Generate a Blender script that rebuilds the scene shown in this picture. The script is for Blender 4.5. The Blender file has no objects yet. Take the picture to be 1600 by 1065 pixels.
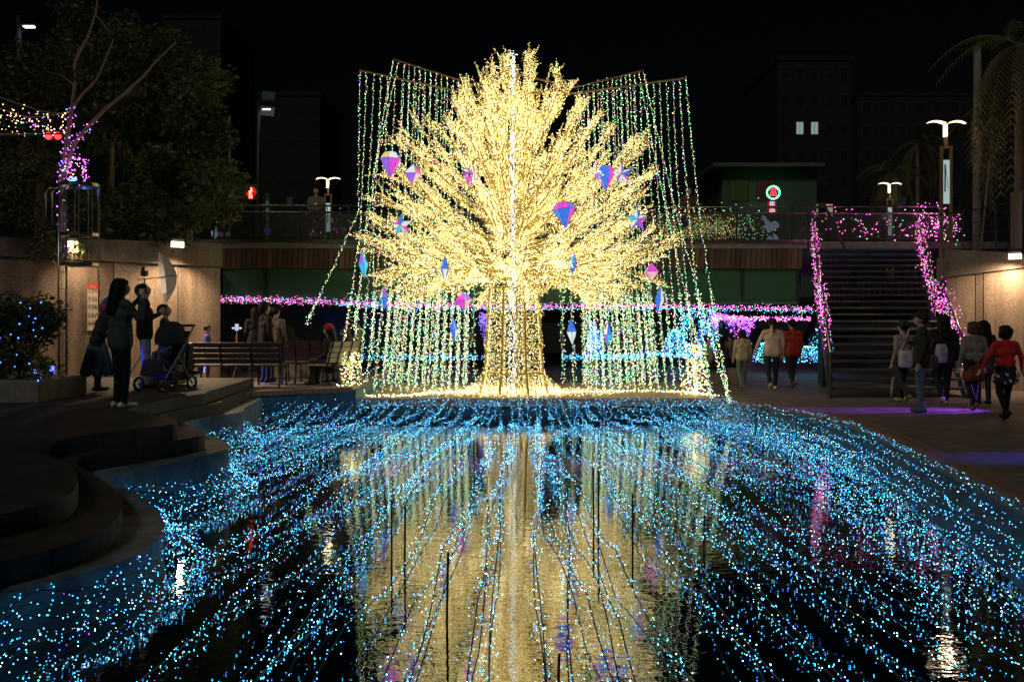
import bpy, bmesh, math, random
import numpy as np
from mathutils import Vector, Matrix, Quaternion

# ------------------------------------------------------------------ camera
scene = bpy.context.scene
C = scene.collection
F, HOR, CX, ZC = 1400.0, 500.0, 800.0, 2.0      # focal length and horizon in photograph pixels, eye height over the water
cam_d = bpy.data.cameras.new('camera')
cam = bpy.data.objects.new('camera', cam_d); C.objects.link(cam)
cam.location = (0, 0, ZC); cam.rotation_euler = (math.radians(90), 0, 0)
cam_d.sensor_width = 36.0; cam_d.lens = 36.0 * F / 1600.0
cam_d.shift_y = -(532.5 - HOR) / 1600.0
cam_d.clip_start = 0.05; cam_d.clip_end = 2000
scene.camera = cam

# ------------------------------------------------------------------ night sky, added ambient light, exposure
world = bpy.data.worlds.new('World'); scene.world = world; world.use_nodes = True
wn, wl = world.node_tree.nodes, world.node_tree.links
sky = wn.new('ShaderNodeTexSky'); sky.sky_type = 'NISHITA'; sky.sun_disc = False
sky.sun_elevation = math.radians(12); sky.sun_rotation = math.radians(200)
bg = wn['Background']; bg.inputs['Strength'].default_value = 0.0003
wl.new(sky.outputs[0], bg.inputs['Color'])
ambient_fill_d = bpy.data.lights.new('ambient_fill', 'SUN'); ambient_fill_d.energy = 0.34; ambient_fill_d.angle = math.radians(12)  # added sun lamp standing for city ambient, lifts the dark parts
ambient_fill_d.color = (1.0, 0.93, 0.85)
ambient_fill = bpy.data.objects.new('ambient_fill', ambient_fill_d); C.objects.link(ambient_fill)
ambient_fill.rotation_euler = (math.radians(52), 0, math.radians(-20))
vs = scene.view_settings
vs.view_transform = 'Standard'; vs.look = 'None'; vs.exposure = 0.0; vs.gamma = 1.0; vs.use_curve_mapping = False
scene.cycles.use_light_tree = True
scene.cycles.max_bounces = 5; scene.cycles.diffuse_bounces = 2; scene.cycles.glossy_bounces = 3
scene.cycles.transmission_bounces = 3; scene.cycles.transparent_max_bounces = 8
scene.cycles.caustics_reflective = False; scene.cycles.caustics_refractive = False
scene.cycles.sample_clamp_indirect = 4.0
scene.cycles.use_denoising = True
scene.render.filter_size = 1.6 if hasattr(scene.render, 'filter_size') else 1.5
scene.cycles.filter_width = 1.5

RND = random.Random(7)
NPR = np.random.default_rng(7)

# ------------------------------------------------------------------ photograph pixels to places
def at(px, py, d):                       # the point seen at a pixel, d metres away
    return Vector(((px - CX) * d / F, d, ZC - (py - HOR) * d / F))
def on(px, py, z):                       # the point seen at a pixel, on a level z
    d = F * (ZC - z) / (py - HOR)
    return Vector(((px - CX) * d / F, d, z))
def terrace_z(d):
    t = min(1, max(0, (d - 7.6) / 2.4)); t = t * t * (3 - 2 * t)
    return 0.68 + 0.19 * t
def on_terrace(px, py, drop=0.0):
    d = 9.0
    for _ in range(40):
        d = 0.5 * d + 0.5 * F * (ZC - terrace_z(d) + drop) / (py - HOR)
    return Vector(((px - CX) * d / F, d, terrace_z(d) - drop))

# ------------------------------------------------------------------ materials
MATS = {}
def mat(name, col, rough=0.6, metal=0.0, vary=0.25, scale=6.0, bump=0.0, bscale=40.0, spec=0.5, col2=None, coords='Object', trans=0.0, alpha=1.0, stretch=None, streak=0.0, tiles=None):
    if name in MATS: return MATS[name]
    m = bpy.data.materials.new(name); m.use_nodes = True
    n, l = m.node_tree.nodes, m.node_tree.links
    p = n['Principled BSDF']
    p.inputs['Roughness'].default_value = rough; p.inputs['Metallic'].default_value = metal
    p.inputs['Specular IOR Level'].default_value = spec
    p.inputs['Transmission Weight'].default_value = trans
    p.inputs['Alpha'].default_value = alpha
    tc = n.new('ShaderNodeTexCoord'); mp = n.new('ShaderNodeMapping')
    if stretch: mp.inputs['Scale'].default_value = stretch
    l.new(tc.outputs[coords], mp.inputs[0])
    nz = n.new('ShaderNodeTexNoise'); nz.inputs['Scale'].default_value = scale; nz.inputs['Detail'].default_value = 6; nz.inputs['Roughness'].default_value = 0.65
    l.new(mp.outputs[0], nz.inputs['Vector'])
    rp = n.new('ShaderNodeValToRGB')
    c1 = tuple(max(0, c * (1 - vary)) for c in col) + (1,)
    c2 = (tuple(c * (1 + vary) for c in col) if col2 is None else tuple(col2)) + (1,)
    rp.color_ramp.elements[0].position = 0.3; rp.color_ramp.elements[1].position = 0.7
    rp.color_ramp.elements[0].color = c1; rp.color_ramp.elements[1].color = c2
    l.new(nz.outputs['Fac'], rp.inputs[0])
    if streak > 0:        # rain streaks running down the face
        m3 = n.new('ShaderNodeMapping'); m3.inputs['Scale'].default_value = (3.2, 3.2, 0.22); l.new(tc.outputs[coords], m3.inputs[0])
        n3 = n.new('ShaderNodeTexNoise'); n3.inputs['Scale'].default_value = 1.0; n3.inputs['Detail'].default_value = 5; l.new(m3.outputs[0], n3.inputs['Vector'])
        r3 = n.new('ShaderNodeMapRange'); r3.inputs[1].default_value = 0.35; r3.inputs[2].default_value = 0.65; r3.inputs[3].default_value = 1 - streak; r3.inputs[4].default_value = 1.0; l.new(n3.outputs['Fac'], r3.inputs[0])
        mx = n.new('ShaderNodeMix'); mx.data_type = 'RGBA'; mx.blend_type = 'MULTIPLY'; mx.inputs[0].default_value = 1.0
        l.new(rp.outputs[0], mx.inputs[6]); l.new(r3.outputs[0], mx.inputs[7]); l.new(mx.outputs[2], p.inputs['Base Color'])
    else: l.new(rp.outputs[0], p.inputs['Base Color'])
    if tiles:             # paving joints
        bk = n.new('ShaderNodeTexBrick'); bk.inputs['Scale'].default_value = 1.0; bk.inputs['Brick Width'].default_value = tiles[0]; bk.inputs['Row Height'].default_value = tiles[1]; bk.inputs['Mortar Size'].default_value = 0.008; bk.inputs['Color1'].default_value = (1,1,1,1); bk.inputs['Color2'].default_value = (0.72,0.72,0.72,1); bk.inputs['Mortar'].default_value = (0.3,0.3,0.3,1)
        l.new(tc.outputs[coords], bk.inputs['Vector']); mt = n.new('ShaderNodeMix'); mt.data_type = 'RGBA'; mt.blend_type = 'MULTIPLY'; mt.inputs[0].default_value = 1.0
        src = [k for k in l if k.to_socket == p.inputs['Base Color']][0].from_socket
        l.new(src, mt.inputs[6]); l.new(bk.outputs['Color'], mt.inputs[7]); l.new(mt.outputs[2], p.inputs['Base Color'])
    if bump > 0:
        nb = n.new('ShaderNodeTexNoise'); nb.inputs['Scale'].default_value = bscale; nb.inputs['Detail'].default_value = 4
        l.new(mp.outputs[0], nb.inputs['Vector'])
        bp = n.new('ShaderNodeBump'); bp.inputs['Strength'].default_value = 1.0; bp.inputs['Distance'].default_value = bump
        l.new(nb.outputs['Fac'], bp.inputs['Height']); l.new(bp.outputs[0], p.inputs['Normal'])
    MATS[name] = m
    return m
def glow(name, col, strength, sample=True):
    if name in MATS: return MATS[name]
    m = bpy.data.materials.new(name); m.use_nodes = True
    n, l = m.node_tree.nodes, m.node_tree.links
    n.remove(n['Principled BSDF'])
    e = n.new('ShaderNodeEmission'); e.inputs[0].default_value = (*col, 1); e.inputs[1].default_value = strength
    l.new(e.outputs[0], n['Material Output'].inputs[0])
    m.cycles.emission_sampling = 'FRONT' if sample else 'NONE'
    MATS[name] = m
    return m

# ------------------------------------------------------------------ mesh building
OCTA_V = np.array([(1,0,0),(-1,0,0),(0,1,0),(0,-1,0),(0,0,1),(0,0,-1)], float)
OCTA_F = np.array([(0,2,4),(2,1,4),(1,3,4),(3,0,4),(2,0,5),(1,2,5),(3,1,5),(0,3,5)])
TETRA_V = np.array([(1,1,1),(-1,-1,1),(-1,1,-1),(1,-1,-1)], float) * 0.75
TETRA_F = np.array([(0,2,1),(0,1,3),(0,3,2),(1,2,3)])
def link(o, parent=None):
    C.objects.link(o)
    if parent is not None: o.parent = parent
    return o
def tag(o, label=None, cat=None, group=None, kind=None):
    if label: o['label'] = label
    if cat: o['category'] = cat
    if group: o['group'] = group
    if kind: o['kind'] = kind
    return o
def empty(name, loc=(0,0,0), rz=0.0):
    o = bpy.data.objects.new(name, None); o.empty_display_size = 0.1
    o.location = loc; o.rotation_euler = (0, 0, rz)
    return link(o)
def frame_of(d):
    d = d.normalized()
    u = d.cross(Vector((0,0,1)))
    if u.length < 1e-4: u = Vector((1,0,0))
    u.normalize(); return u, d.cross(u).normalized()
class MB:
    def __init__(s): s.v, s.f, s.m = [], [], []
    def add(s, vs, fs, mi=0):
        b = len(s.v); s.v.extend([tuple(v) for v in vs]); s.f.extend([tuple(b + i for i in f) for f in fs]); s.m.extend([mi] * len(fs)); return s
    def box(s, c, size, rz=0.0, mi=0, rot=None):
        hx, hy, hz = size[0]/2, size[1]/2, size[2]/2
        R = rot if rot is not None else Matrix.Rotation(rz, 3, 'Z')
        c = Vector(c)
        vs = [c + R @ Vector((x*hx, y*hy, z*hz)) for z in (-1,1) for y in (-1,1) for x in (-1,1)]
        return s.add(vs, [(0,2,3,1),(4,5,7,6),(0,1,5,4),(2,6,7,3),(0,4,6,2),(1,3,7,5)], mi)
    def bbox(s, lo, hi, mi=0):
        return s.box([(a+b)/2 for a, b in zip(lo, hi)], [abs(b-a) for a, b in zip(lo, hi)], mi=mi)
    def bar(s, a, b, w, h, mi=0):         # a beam from a to b
        a, b = Vector(a), Vector(b); d = b - a; u, w2 = frame_of(d)
        vs = []
        for p in (a, b):
            for sx, sy in ((-1,-1),(1,-1),(1,1),(-1,1)): vs.append(p + u*sx*w/2 + w2*sy*h/2)
        return s.add(vs, [(3,2,1,0),(4,5,6,7),(0,1,5,4),(1,2,6,5),(2,3,7,6),(3,0,4,7)], mi)
    def tube(s, pts, rad, n=6, mi=0, cap=True):
        pts = [Vector(p) for p in pts]
        if not hasattr(rad, '__len__'): rad = [rad] * len(pts)
        vs, fs = [], []
        for i, p in enumerate(pts):
            d = pts[min(i+1, len(pts)-1)] - pts[max(i-1, 0)]
            u, w = frame_of(d)
            for k in range(n):
                a = 2*math.pi*k/n; vs.append(p + (u*math.cos(a) + w*math.sin(a)) * rad[i])
        for i in range(len(pts)-1):
            for k in range(n):
                k2 = (k+1) % n; fs.append((i*n+k, i*n+k2, (i+1)*n+k2, (i+1)*n+k))
        if cap: fs.append(tuple(range(n-1, -1, -1))); fs.append(tuple((len(pts)-1)*n + k for k in range(n)))
        return s.add(vs, fs, mi)
    def lathe(s, prof, c=(0,0,0), n=16, mi=0):
        vs, fs = [], []
        for r, z in prof:
            for k in range(n):
                a = 2*math.pi*k/n; vs.append((c[0]+r*math.cos(a), c[1]+r*math.sin(a), c[2]+z))
        for i in range(len(prof)-1):
            for k in range(n):
                k2 = (k+1) % n; fs.append((i*n+k, i*n+k2, (i+1)*n+k2, (i+1)*n+k))
        fs.append(tuple(range(n-1,-1,-1))); fs.append(tuple((len(prof)-1)*n+k for k in range(n)))
        return s.add(vs, fs, mi)
    def prism(s, poly, z0, z1, mi=0):     # upright extrusion; z1 may be a list (sloped top)
        n = len(poly); zt = z1 if hasattr(z1, '__len__') else [z1]*n
        vs = [(p[0], p[1], z0) for p in poly] + [(p[0], p[1], zt[i]) for i, p in enumerate(poly)]
        fs = [tuple(range(n-1,-1,-1)), tuple(range(n, 2*n))] + [(i, (i+1)%n, n+(i+1)%n, n+i) for i in range(n)]
        return s.add(vs, fs, mi)
    def build(s, name, mats, parent=None, smooth=False, bevel=0.0):
        me = bpy.data.meshes.new(name); me.from_pydata(s.v, [], s.f)
        for m in (mats if isinstance(mats, (list, tuple)) else [mats]): me.materials.append(m)
        if any(s.m): me.polygons.foreach_set('material_index', s.m)
        if smooth: me.polygons.foreach_set('use_smooth', [True]*len(s.f))
        bm = bmesh.new(); bm.from_mesh(me)
        bmesh.ops.recalc_face_normals(bm, faces=bm.faces)
        bm.to_mesh(me); bm.free()
        me.update()
        o = bpy.data.objects.new(name, me); link(o, parent)
        if bevel > 0:
            b = o.modifiers.new('bevel', 'BEVEL'); b.width = bevel; b.segments = 2; b.limit_method = 'ANGLE'
        return o
def bulbs(name, pts, r, mats, idx=None, parent=None, kind='stuff', shape='octa', rvar=0.45, rng=NPR):
    """all the little lamps of one string as one mesh, each with its own colour slot"""
    pts = np.asarray(pts, float).reshape(-1, 3); n = len(pts)
    V, Fc = (OCTA_V, OCTA_F) if shape == 'octa' else (TETRA_V, TETRA_F)
    q = rng.normal(size=(n, 4)); q /= np.linalg.norm(q, axis=1)[:, None]
    w, x, y, z = q.T
    R = np.stack([1-2*(y*y+z*z), 2*(x*y-z*w), 2*(x*z+y*w), 2*(x*y+z*w), 1-2*(x*x+z*z), 2*(y*z-x*w), 2*(x*z-y*w), 2*(y*z+x*w), 1-2*(x*x+y*y)], 1).reshape(n, 3, 3)
    rr = r * (1 + rvar * rng.uniform(-1, 1, n))
    vs = (np.einsum('nij,vj->nvi', R, V) * rr[:, None, None] + pts[:, None, :]).reshape(-1, 3)
    fs = (Fc[None] + (np.arange(n) * len(V))[:, None, None]).reshape(-1, 3)
    me = bpy.data.meshes.new(name)
    me.vertices.add(len(vs)); me.vertices.foreach_set('co', vs.ravel())
    nf = len(fs)
    me.loops.add(nf*3); me.loops.foreach_set('vertex_index', fs.ravel().astype(np.int32))
    me.polygons.add(nf); me.polygons.foreach_set('loop_start', np.arange(0, nf*3, 3, dtype=np.int32))
    for m in (mats if isinstance(mats, (list, tuple)) else [mats]): me.materials.append(m)
    if idx is not None:
        me.polygons.foreach_set('material_index', np.repeat(np.asarray(idx, np.int32), len(Fc)))
    me.update(calc_edges=True); me.validate()
    o = bpy.data.objects.new(name, me); link(o, parent)
    if kind: o['kind'] = kind
    return o
def pick(n, probs, rng=NPR):
    return rng.choice(len(probs), size=n, p=np.array(probs)/sum(probs))
def resample(pts, step):
    pts = np.asarray([tuple(p) for p in pts], float)
    seg = np.linalg.norm(np.diff(pts, axis=0), axis=1); s = np.concatenate([[0], np.cumsum(seg)])
    t = np.arange(0, s[-1], step)
    return np.stack([np.interp(t, s, pts[:, k]) for k in range(3)], 1)
def copy_tree(o, parent=None):
    c = o.copy(); link(c, parent)
    for ch in o.children: copy_tree(ch, c)
    return c
ORD = 'first second third fourth fifth sixth seventh eighth ninth tenth eleventh twelfth thirteenth fourteenth fifteenth sixteenth seventeenth eighteenth nineteenth twentieth'.split()
TENS = ['twent', 'thirt', 'fort', 'fift', 'sixt', 'sevent', 'eight', 'ninet']
def ordinal(i):
    if i < 20: return ORD[i]
    n = i + 1; t = TENS[n//10 - 2]
    return t + 'ieth' if n % 10 == 0 else t + 'y-' + ORD[n % 10 - 1]

# ------------------------------------------------------------------ material list
M_stone = mat('terrace_stone', (0.030, 0.029, 0.028), 0.7, tiles=(0.5,0.5), vary=0.6, scale=3, bump=0.004, bscale=60)
M_riser = mat('lamp_tinted_pool_wall', (0.15, 0.22, 0.27), 0.6, vary=0.55, scale=4, streak=0.5, bump=0.003, bscale=30)  # blue of the pool lamps mixed into the wall colour
M_pool = mat('lamp_tinted_pool_render', (0.055, 0.15, 0.25), 0.5, vary=0.4, scale=4, streak=0.4, bump=0.003, bscale=30)  # blue glow of the pool lamps painted into the render
M_plat = mat('platform_boards', (0.42, 0.27, 0.19), 0.6, vary=0.2, scale=4, bump=0.002)
M_plaza = mat('plaza_paving', (0.20, 0.165, 0.145), 0.6, tiles=(0.6,0.3), vary=0.35, scale=2.5, bump=0.003, bscale=50)
M_brick = mat('kerb_brick', (0.27, 0.17, 0.12), 0.8, vary=0.4, scale=3, bump=0.003, bscale=80)
M_granite = mat('washed_granite', (0.36, 0.27, 0.20), 0.8, vary=0.65, scale=38, streak=0.6, bump=0.006, bscale=120)
M_granite_dark = mat('granite_capping', (0.24, 0.19, 0.15), 0.8, vary=0.6, scale=38, streak=0.4, bump=0.006, bscale=120)
M_joint = mat('dark_joint', (0.05, 0.043, 0.038), 0.9)
M_green = mat('green_girder_paint', (0.035, 0.13, 0.06), 0.55, vary=0.15, scale=2)
M_plank = mat('weathered_plank', (0.19, 0.11, 0.065), 0.75, vary=0.6, scale=2.5, bump=0.003, stretch=(6, 6, 0.6), coords='Object')
M_steel = mat('stainless_steel', (0.5, 0.48, 0.46), 0.3, metal=1.0, vary=0.08)
M_dark_steel = mat('dark_steel', (0.045, 0.048, 0.05), 0.5, metal=0.3, vary=0.2)
M_gold = mat('gold_painted_rod', (0.52, 0.37, 0.09), 0.5, vary=0.15, scale=8)
M_wire = mat('black_cable', (0.02, 0.02, 0.02), 0.5)
M_wire_clear = mat('clear_cable', (0.35, 0.33, 0.3), 0.4)
M_concrete = mat('concrete', (0.22, 0.21, 0.2), 0.8, vary=0.3, bump=0.003)
M_asphalt = mat('asphalt', (0.05, 0.05, 0.05), 0.85, vary=0.3, scale=8, bump=0.004)
def cell_glass():
    m = bpy.data.materials.new('rail_glass'); m.use_nodes = True
    n, l = m.node_tree.nodes, m.node_tree.links
    n.remove(n['Principled BSDF'])
    t = n.new('ShaderNodeBsdfTransparent'); t.inputs[0].default_value = (0.62, 0.66, 0.64, 1)
    g = n.new('ShaderNodeBsdfGlossy'); g.inputs['Roughness'].default_value = 0.04
    df = n.new('ShaderNodeBsdfDiffuse'); df.inputs[0].default_value = (0.25, 0.27, 0.26, 1)
    fr = n.new('ShaderNodeFresnel'); fr.inputs[0].default_value = 1.5
    m1 = n.new('ShaderNodeMixShader'); m1.inputs[0].default_value = 0.18
    m2 = n.new('ShaderNodeMixShader')
    l.new(t.outputs[0], m1.inputs[1]); l.new(df.outputs[0], m1.inputs[2])
    l.new(fr.outputs[0], m2.inputs[0]); l.new(m1.outputs[0], m2.inputs[1]); l.new(g.outputs[0], m2.inputs[2])
    l.new(m2.outputs[0], n['Material Output'].inputs[0]); return m
M_glass = cell_glass()
# lamps
E_warm = glow('warm_lamp', (1.0, 0.75, 0.22), 5.0)
E_warm_hot = glow('pale_warm_lamp', (1.0, 0.88, 0.45), 6.6)
E_amber = glow('amber_lamp', (1.0, 0.50, 0.05), 3.2)
E_white = glow('cool_white_lamp', (0.90, 0.97, 1.0), 3.0)
E_green = glow('green_lamp', (0.15, 1.0, 0.3), 4.5)
E_teal = glow('teal_white_lamp', (0.5, 1.0, 0.78), 6.0)
E_pink = glow('pink_lamp', (1.0, 0.22, 0.46), 6.5)
E_magenta = glow('magenta_lamp', (1.0, 0.10, 0.62), 8.0)
E_violet = glow('violet_lamp', (0.45, 0.12, 1.0), 3.5)
E_blue = glow('blue_lamp', (0.05, 0.17, 1.0), 9.0)
E_cyan = glow('cyan_lamp', (0.03, 0.50, 1.0), 11.0)
E_ice = glow('ice_lamp', (0.30, 0.84, 1.0), 13.0)
E_gyel = glow('lime_lamp', (0.75, 1.0, 0.25), 4.0)
C_warm = glow('curtain_gold', (1.0, 0.80, 0.30), 7.0); C_teal = glow('curtain_teal', (0.45, 1.0, 0.70), 7.5); C_green = glow('curtain_green', (0.12, 1.0, 0.28), 5.0)
C_pink = glow('curtain_pink', (1.0, 0.25, 0.5), 4.5); C_violet = glow('curtain_violet', (0.45, 0.15, 1.0), 4.5); C_lime = glow('curtain_lime', (0.7, 1.0, 0.22), 5.5)
# ================================================================== setting
g = MB(); g.add([(-400,-60,-0.45),(400,-60,-0.45),(400,900,-0.45),(-400,900,-0.45)], [(0,1,2,3)])
tag(g.build('ground', M_asphalt), kind='structure')

def water_material():
    m = bpy.data.materials.new('pool_water'); m.use_nodes = True
    n, l = m.node_tree.nodes, m.node_tree.links
    p = n['Principled BSDF']
    p.inputs['Base Color'].default_value = (0.003, 0.011, 0.015, 1); p.inputs['Roughness'].default_value = 0.006
    p.inputs['IOR'].default_value = 4.4
    tc = n.new('ShaderNodeTexCoord')
    def nz(sx, sy, dist, detail, rot=0.0):
        mp = n.new('ShaderNodeMapping'); mp.inputs['Scale'].default_value = (sx, sy, 1); mp.inputs['Rotation'].default_value = (0, 0, rot)
        t = n.new('ShaderNodeTexNoise'); t.inputs['Scale'].default_value = 1; t.inputs['Detail'].default_value = detail; t.inputs['Distortion'].default_value = 0.6
        l.new(tc.outputs['Object'], mp.inputs[0]); l.new(mp.outputs[0], t.inputs['Vector'])
        b = n.new('ShaderNodeBump'); b.inputs['Strength'].default_value = 1; b.inputs['Distance'].default_value = dist
        l.new(t.outputs['Fac'], b.inputs['Height']); return b
    a = nz(4.0, 9.0, 0.0017, 2, 0.15); b = nz(13, 26, 0.00038, 2, -0.2)
    l.new(a.outputs[0], b.inputs['Normal']); l.new(b.outputs[0], p.inputs['Normal'])
    return m
w = MB()
w.add([(-11,-4,0),(8,-4,0),(8,19.2,0),(-11,19.2,0)], [(0,1,2,3)])
tag(w.build('water', water_material()), kind='structure')

# ---- the wavy steps on the pool's left side
E1 = [(-140,845),(-60,818),(0,803),(59,790),(100,776),(116,765),(122,750),(117,735),(100,721),(70,709),(58,703),(70,697),(100,686),(150,677),(215,669),(262,664),(277,659),(268,653),(236,647),(206,642),(200,638),(222,632),(270,622),(318,615),(322,612)]
E2 = [(-140,945),(-60,900),(0,876),(50,865),(110,848),(160,826),(184,806),(191,788),(185,770),(165,752),(132,733),(118,722),(130,713),(170,704),(228,694),(290,685),(317,679),(317,672),(290,662),(258,652),(252,646),(280,640),(322,633),(345,628),(346,624)]
E3 = [(-140,1010),(-60,955),(0,931),(60,915),(120,898),(180,880),(226,858),(250,838),(257,822),(252,806),(234,786),(204,766),(178,754),(174,748),(190,741),(250,727),(310,713),(352,702),(357,696),(345,687),(318,676),(292,666),(288,660),(310,654),(350,648),(378,643),(380,638)]
def smooth_line(pts, k=3):
    pts = [Vector(p) for p in pts]; out = []
    n = len(pts)
    for i in range(n-1):
        p0, p1, p2, p3 = pts[max(i-1,0)], pts[i], pts[i+1], pts[min(i+2,n-1)]
        for j in range(k):
            t = j/k
            out.append(0.5*((2*p1)+(p2-p0)*t+(2*p0-5*p1+4*p2-p3)*t*t+(3*p1-p0-3*p2+p3)*t**3))
    out.append(pts[-1]); return out
EDGE = {}
def step_slab(name, edge, drop, m):
    line = smooth_line([on_terrace(px, py, drop) for px, py in edge])
    EDGE[name] = line
    back = line[-1]
    poly = list(line) + [Vector((back.x-0.25, 17.6-drop*2, back.z)), Vector((-14, 17.6-drop*2, back.z)), Vector((-14, 10.0, terrace_z(10)-drop)), Vector((-14, 8.4, terrace_z(8.4)-drop)), Vector((-14, 3.0, line[0].z))]
    b = MB(); b.prism([(p.x, p.y) for p in poly], -0.4, [p.z for p in poly])
    o = b.build(name, m)
    bm = bmesh.new(); bm.from_mesh(o.data)
    big = [f for f in bm.faces if len(f.verts) > 4]
    bmesh.ops.triangulate(bm, faces=big, ngon_method='EAR_CLIP')
    bm.to_mesh(o.data); bm.free()
    tag(o, kind='structure'); return o
step_slab('terrace', E1, 0.0, M_stone)
step_slab('terrace_step', E2, 0.17, M_stone)
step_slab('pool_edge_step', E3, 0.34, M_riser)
# dark paving laid on the lowest step so that only its riser is pale
def tread_sheet(name, key, inner, drop):
    a = EDGE[key]
    b = MB()
    lo = []
    for i, p in enumerate(a):
        t = (a[min(i+1,len(a)-1)] - a[max(i-1,0)]); t.z = 0; t.normalize()
        nrm = Vector((-t.y, t.x, 0))          # towards the land
        lo.append((p + nrm*0.004, p + nrm*0.30))
    # nosing: a slightly proud dark stone strip along the edge
    vs, fs = [], []
    for p, q in lo:
        vs += [(p.x-0.0, p.y, p.z+0.004), (q.x, q.y, q.z+0.004)]
    for i in range(len(lo)-1): fs.append((2*i, 2*i+2, 2*i+3, 2*i+1))
    b.add(vs, fs); o = b.build(name, M_stone); tag(o, kind='structure'); return o

# ---- bench corner with its brick kerb, at the back left
KERB_L = [(318,622),(340,618),(370,614.5),(410,611.5),(450,609.5),(490,608),(525,606.8),(556,606)]
Zb = 0.64
kl = smooth_line([on(px, py, Zb) for px, py in KERB_L], 4)
poly = [(p.x, p.y) for p in kl] + [(kl[-1].x, 24.0), (-14, 24.0), (-14, 15.4), (kl[0].x-0.6, 15.6)]
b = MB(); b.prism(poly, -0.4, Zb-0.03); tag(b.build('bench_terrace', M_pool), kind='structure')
b = MB(); b.prism([(p[0]*0.999, p[1]+0.3) if i < len(kl) else p for i, p in enumerate(poly)], Zb-0.03+0.001, Zb-0.026); tag(b.build('bench_paving', M_plaza), kind='structure')
def kerb_bricks(line, w, h, bl, z_top, side, name):
    """bricks laid side by side along a line, each its own piece"""
    pts = resample(line, bl)
    root = empty(name, tuple(pts[0])); tag(root, kind='structure')
    me = None; rnd = random.Random(3)
    for i in range(len(pts)-1):
        a, c = Vector(pts[i]), Vector(pts[i+1]); d = c - a
        if me is None:
            mb = MB(); mb.box((0,0,0), (bl*0.93, w, h)); proto = mb.build('brick', M_brick, bevel=0.006); me = proto.data; o = proto
        else:
            o = proto.copy(); C.objects.link(o)
        nrm = Vector((-d.y, d.x, 0)).normalized() * side
        o.parent = root
        o.location = (a + c)/2 + nrm*(w/2) - Vector(pts[0]); o.location.z = z_top - h/2 + rnd.uniform(-.003,.003) - pts[0][2]
        o.rotation_euler = (0, 0, math.atan2(d.y, d.x) + rnd.uniform(-.01,.01))
    return root
kerb_bricks([(p.x, p.y-0.03, Zb) for p in kl], 0.34, 0.10, 0.115, Zb+0.012, 1, 'bench_kerb')

# ---- platform under the tree
Zp = 0.37
PLX0, PLX1, PLY0 = -3.27, 4.35, 18.65
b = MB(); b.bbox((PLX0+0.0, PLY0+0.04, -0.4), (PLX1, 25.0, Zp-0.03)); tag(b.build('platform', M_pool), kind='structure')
plat = empty('platform_deck', (0, PLY0, Zp)); tag(plat, kind='structure')
bw = 0.42; n = 0; x = PLX0; proto = None; rnd = random.Random(5)
rows = [(PLY0, 1.5), (PLY0+1.505, 1.6), (PLY0+3.11, 1.7)]
for y0, L in rows:
    x = PLX0
    while x < PLX1 - 0.1:
        wdt = 1.24 if L else bw
        wdt = min(wdt, PLX1 - x)
        mb = MB(); mb.box((0,0,0), (wdt-0.012, L-0.01, 0.05))
        o = mb.build('board_panel', M_plat, plat, bevel=0.004)
        o.location = (x + wdt/2, y0 + L/2 - PLY0, -0.025 + rnd.uniform(-.002,.002)); x += wdt
b = MB(); b.bbox((PLX0, PLY0-0.025, Zp-0.16), (PLX1, PLY0-0.002, Zp-0.052)); b.build('fascia', M_plat, plat).location = (0, -PLY0, -Zp)

# ---- plaza on the right with the brick kerb that follows the water
Zr = 0.35
KERB_R = [(1128,622),(1160,630),(1215,637),(1270,645),(1320,657),(1370,676),(1420,699),(1480,729),(1540,759),(1600,790),(1680,832),(1800,905)]
kr = smooth_line([on(px, py, Zr) for px, py in KERB_R], 4)
poly = [(p.x, p.y) for p in kr] + [(kr[-1].x+0.2, 2.0), (16, 2.0), (16, 46), (-16, 46), (-16, 25.0), (PLX1, 25.0), (PLX1, kr[0].y+0.3)]
b = MB(); b.prism(poly, -0.4, Zr-0.02); o = b.build('plaza', M_plaza); tag(o, kind='structure')
bm = bmesh.new(); bm.from_mesh(o.data); bmesh.ops.triangulate(bm, faces=[f for f in bm.faces if len(f.verts) > 4], ngon_method='EAR_CLIP'); bm.to_mesh(o.data); bm.free()
kerb_bricks([(p.x, p.y, Zr) for p in kr], 0.30, 0.10, 0.12, Zr+0.01, 1, 'plaza_kerb')
# the sloping pool wall below that kerb, blue lamp light in its colour
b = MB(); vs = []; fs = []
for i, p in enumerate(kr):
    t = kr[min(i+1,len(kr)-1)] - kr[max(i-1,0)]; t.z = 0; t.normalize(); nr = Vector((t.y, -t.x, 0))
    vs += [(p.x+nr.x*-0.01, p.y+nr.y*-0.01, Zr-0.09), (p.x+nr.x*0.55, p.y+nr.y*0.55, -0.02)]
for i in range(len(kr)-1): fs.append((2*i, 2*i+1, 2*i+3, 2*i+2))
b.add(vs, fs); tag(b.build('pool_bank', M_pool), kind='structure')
# ================================================================== the lit tree
TX, TY = 0.04, 20.0
tree = empty('illuminated_tree', (TX, TY, Zp))
tag(tree, 'huge golden tree sculpture of wire branches covered in warm lights', 'light tree')
OUT = [(2.30,2.2),(2.43,2.75),(3.0,3.3),(3.57,3.62),(4.0,3.35),(4.29,3.2),(5.0,3.38),(5.7,2.95),(6.29,2.45),(7.0,1.6),(7.57,0.95),(7.86,0.35)]
def rmax(z): return float(np.interp(z, [o[0] for o in OUT], [o[1] for o in OUT]))
rt = random.Random(21)
def rvec(): 
    while True:
        v = Vector((rt.uniform(-1,1), rt.uniform(-1,1), rt.uniform(-1,1)))
        if 0.05 < v.length < 1: return v.normalized()
def bez(p0, p1, p2, n): return [((1-t)**2)*p0 + 2*t*(1-t)*p1 + t*t*p2 for t in [i/n for i in range(n+1)]]
WARM = [E_warm, E_warm_hot, E_amber, E_green, E_pink]
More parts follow.
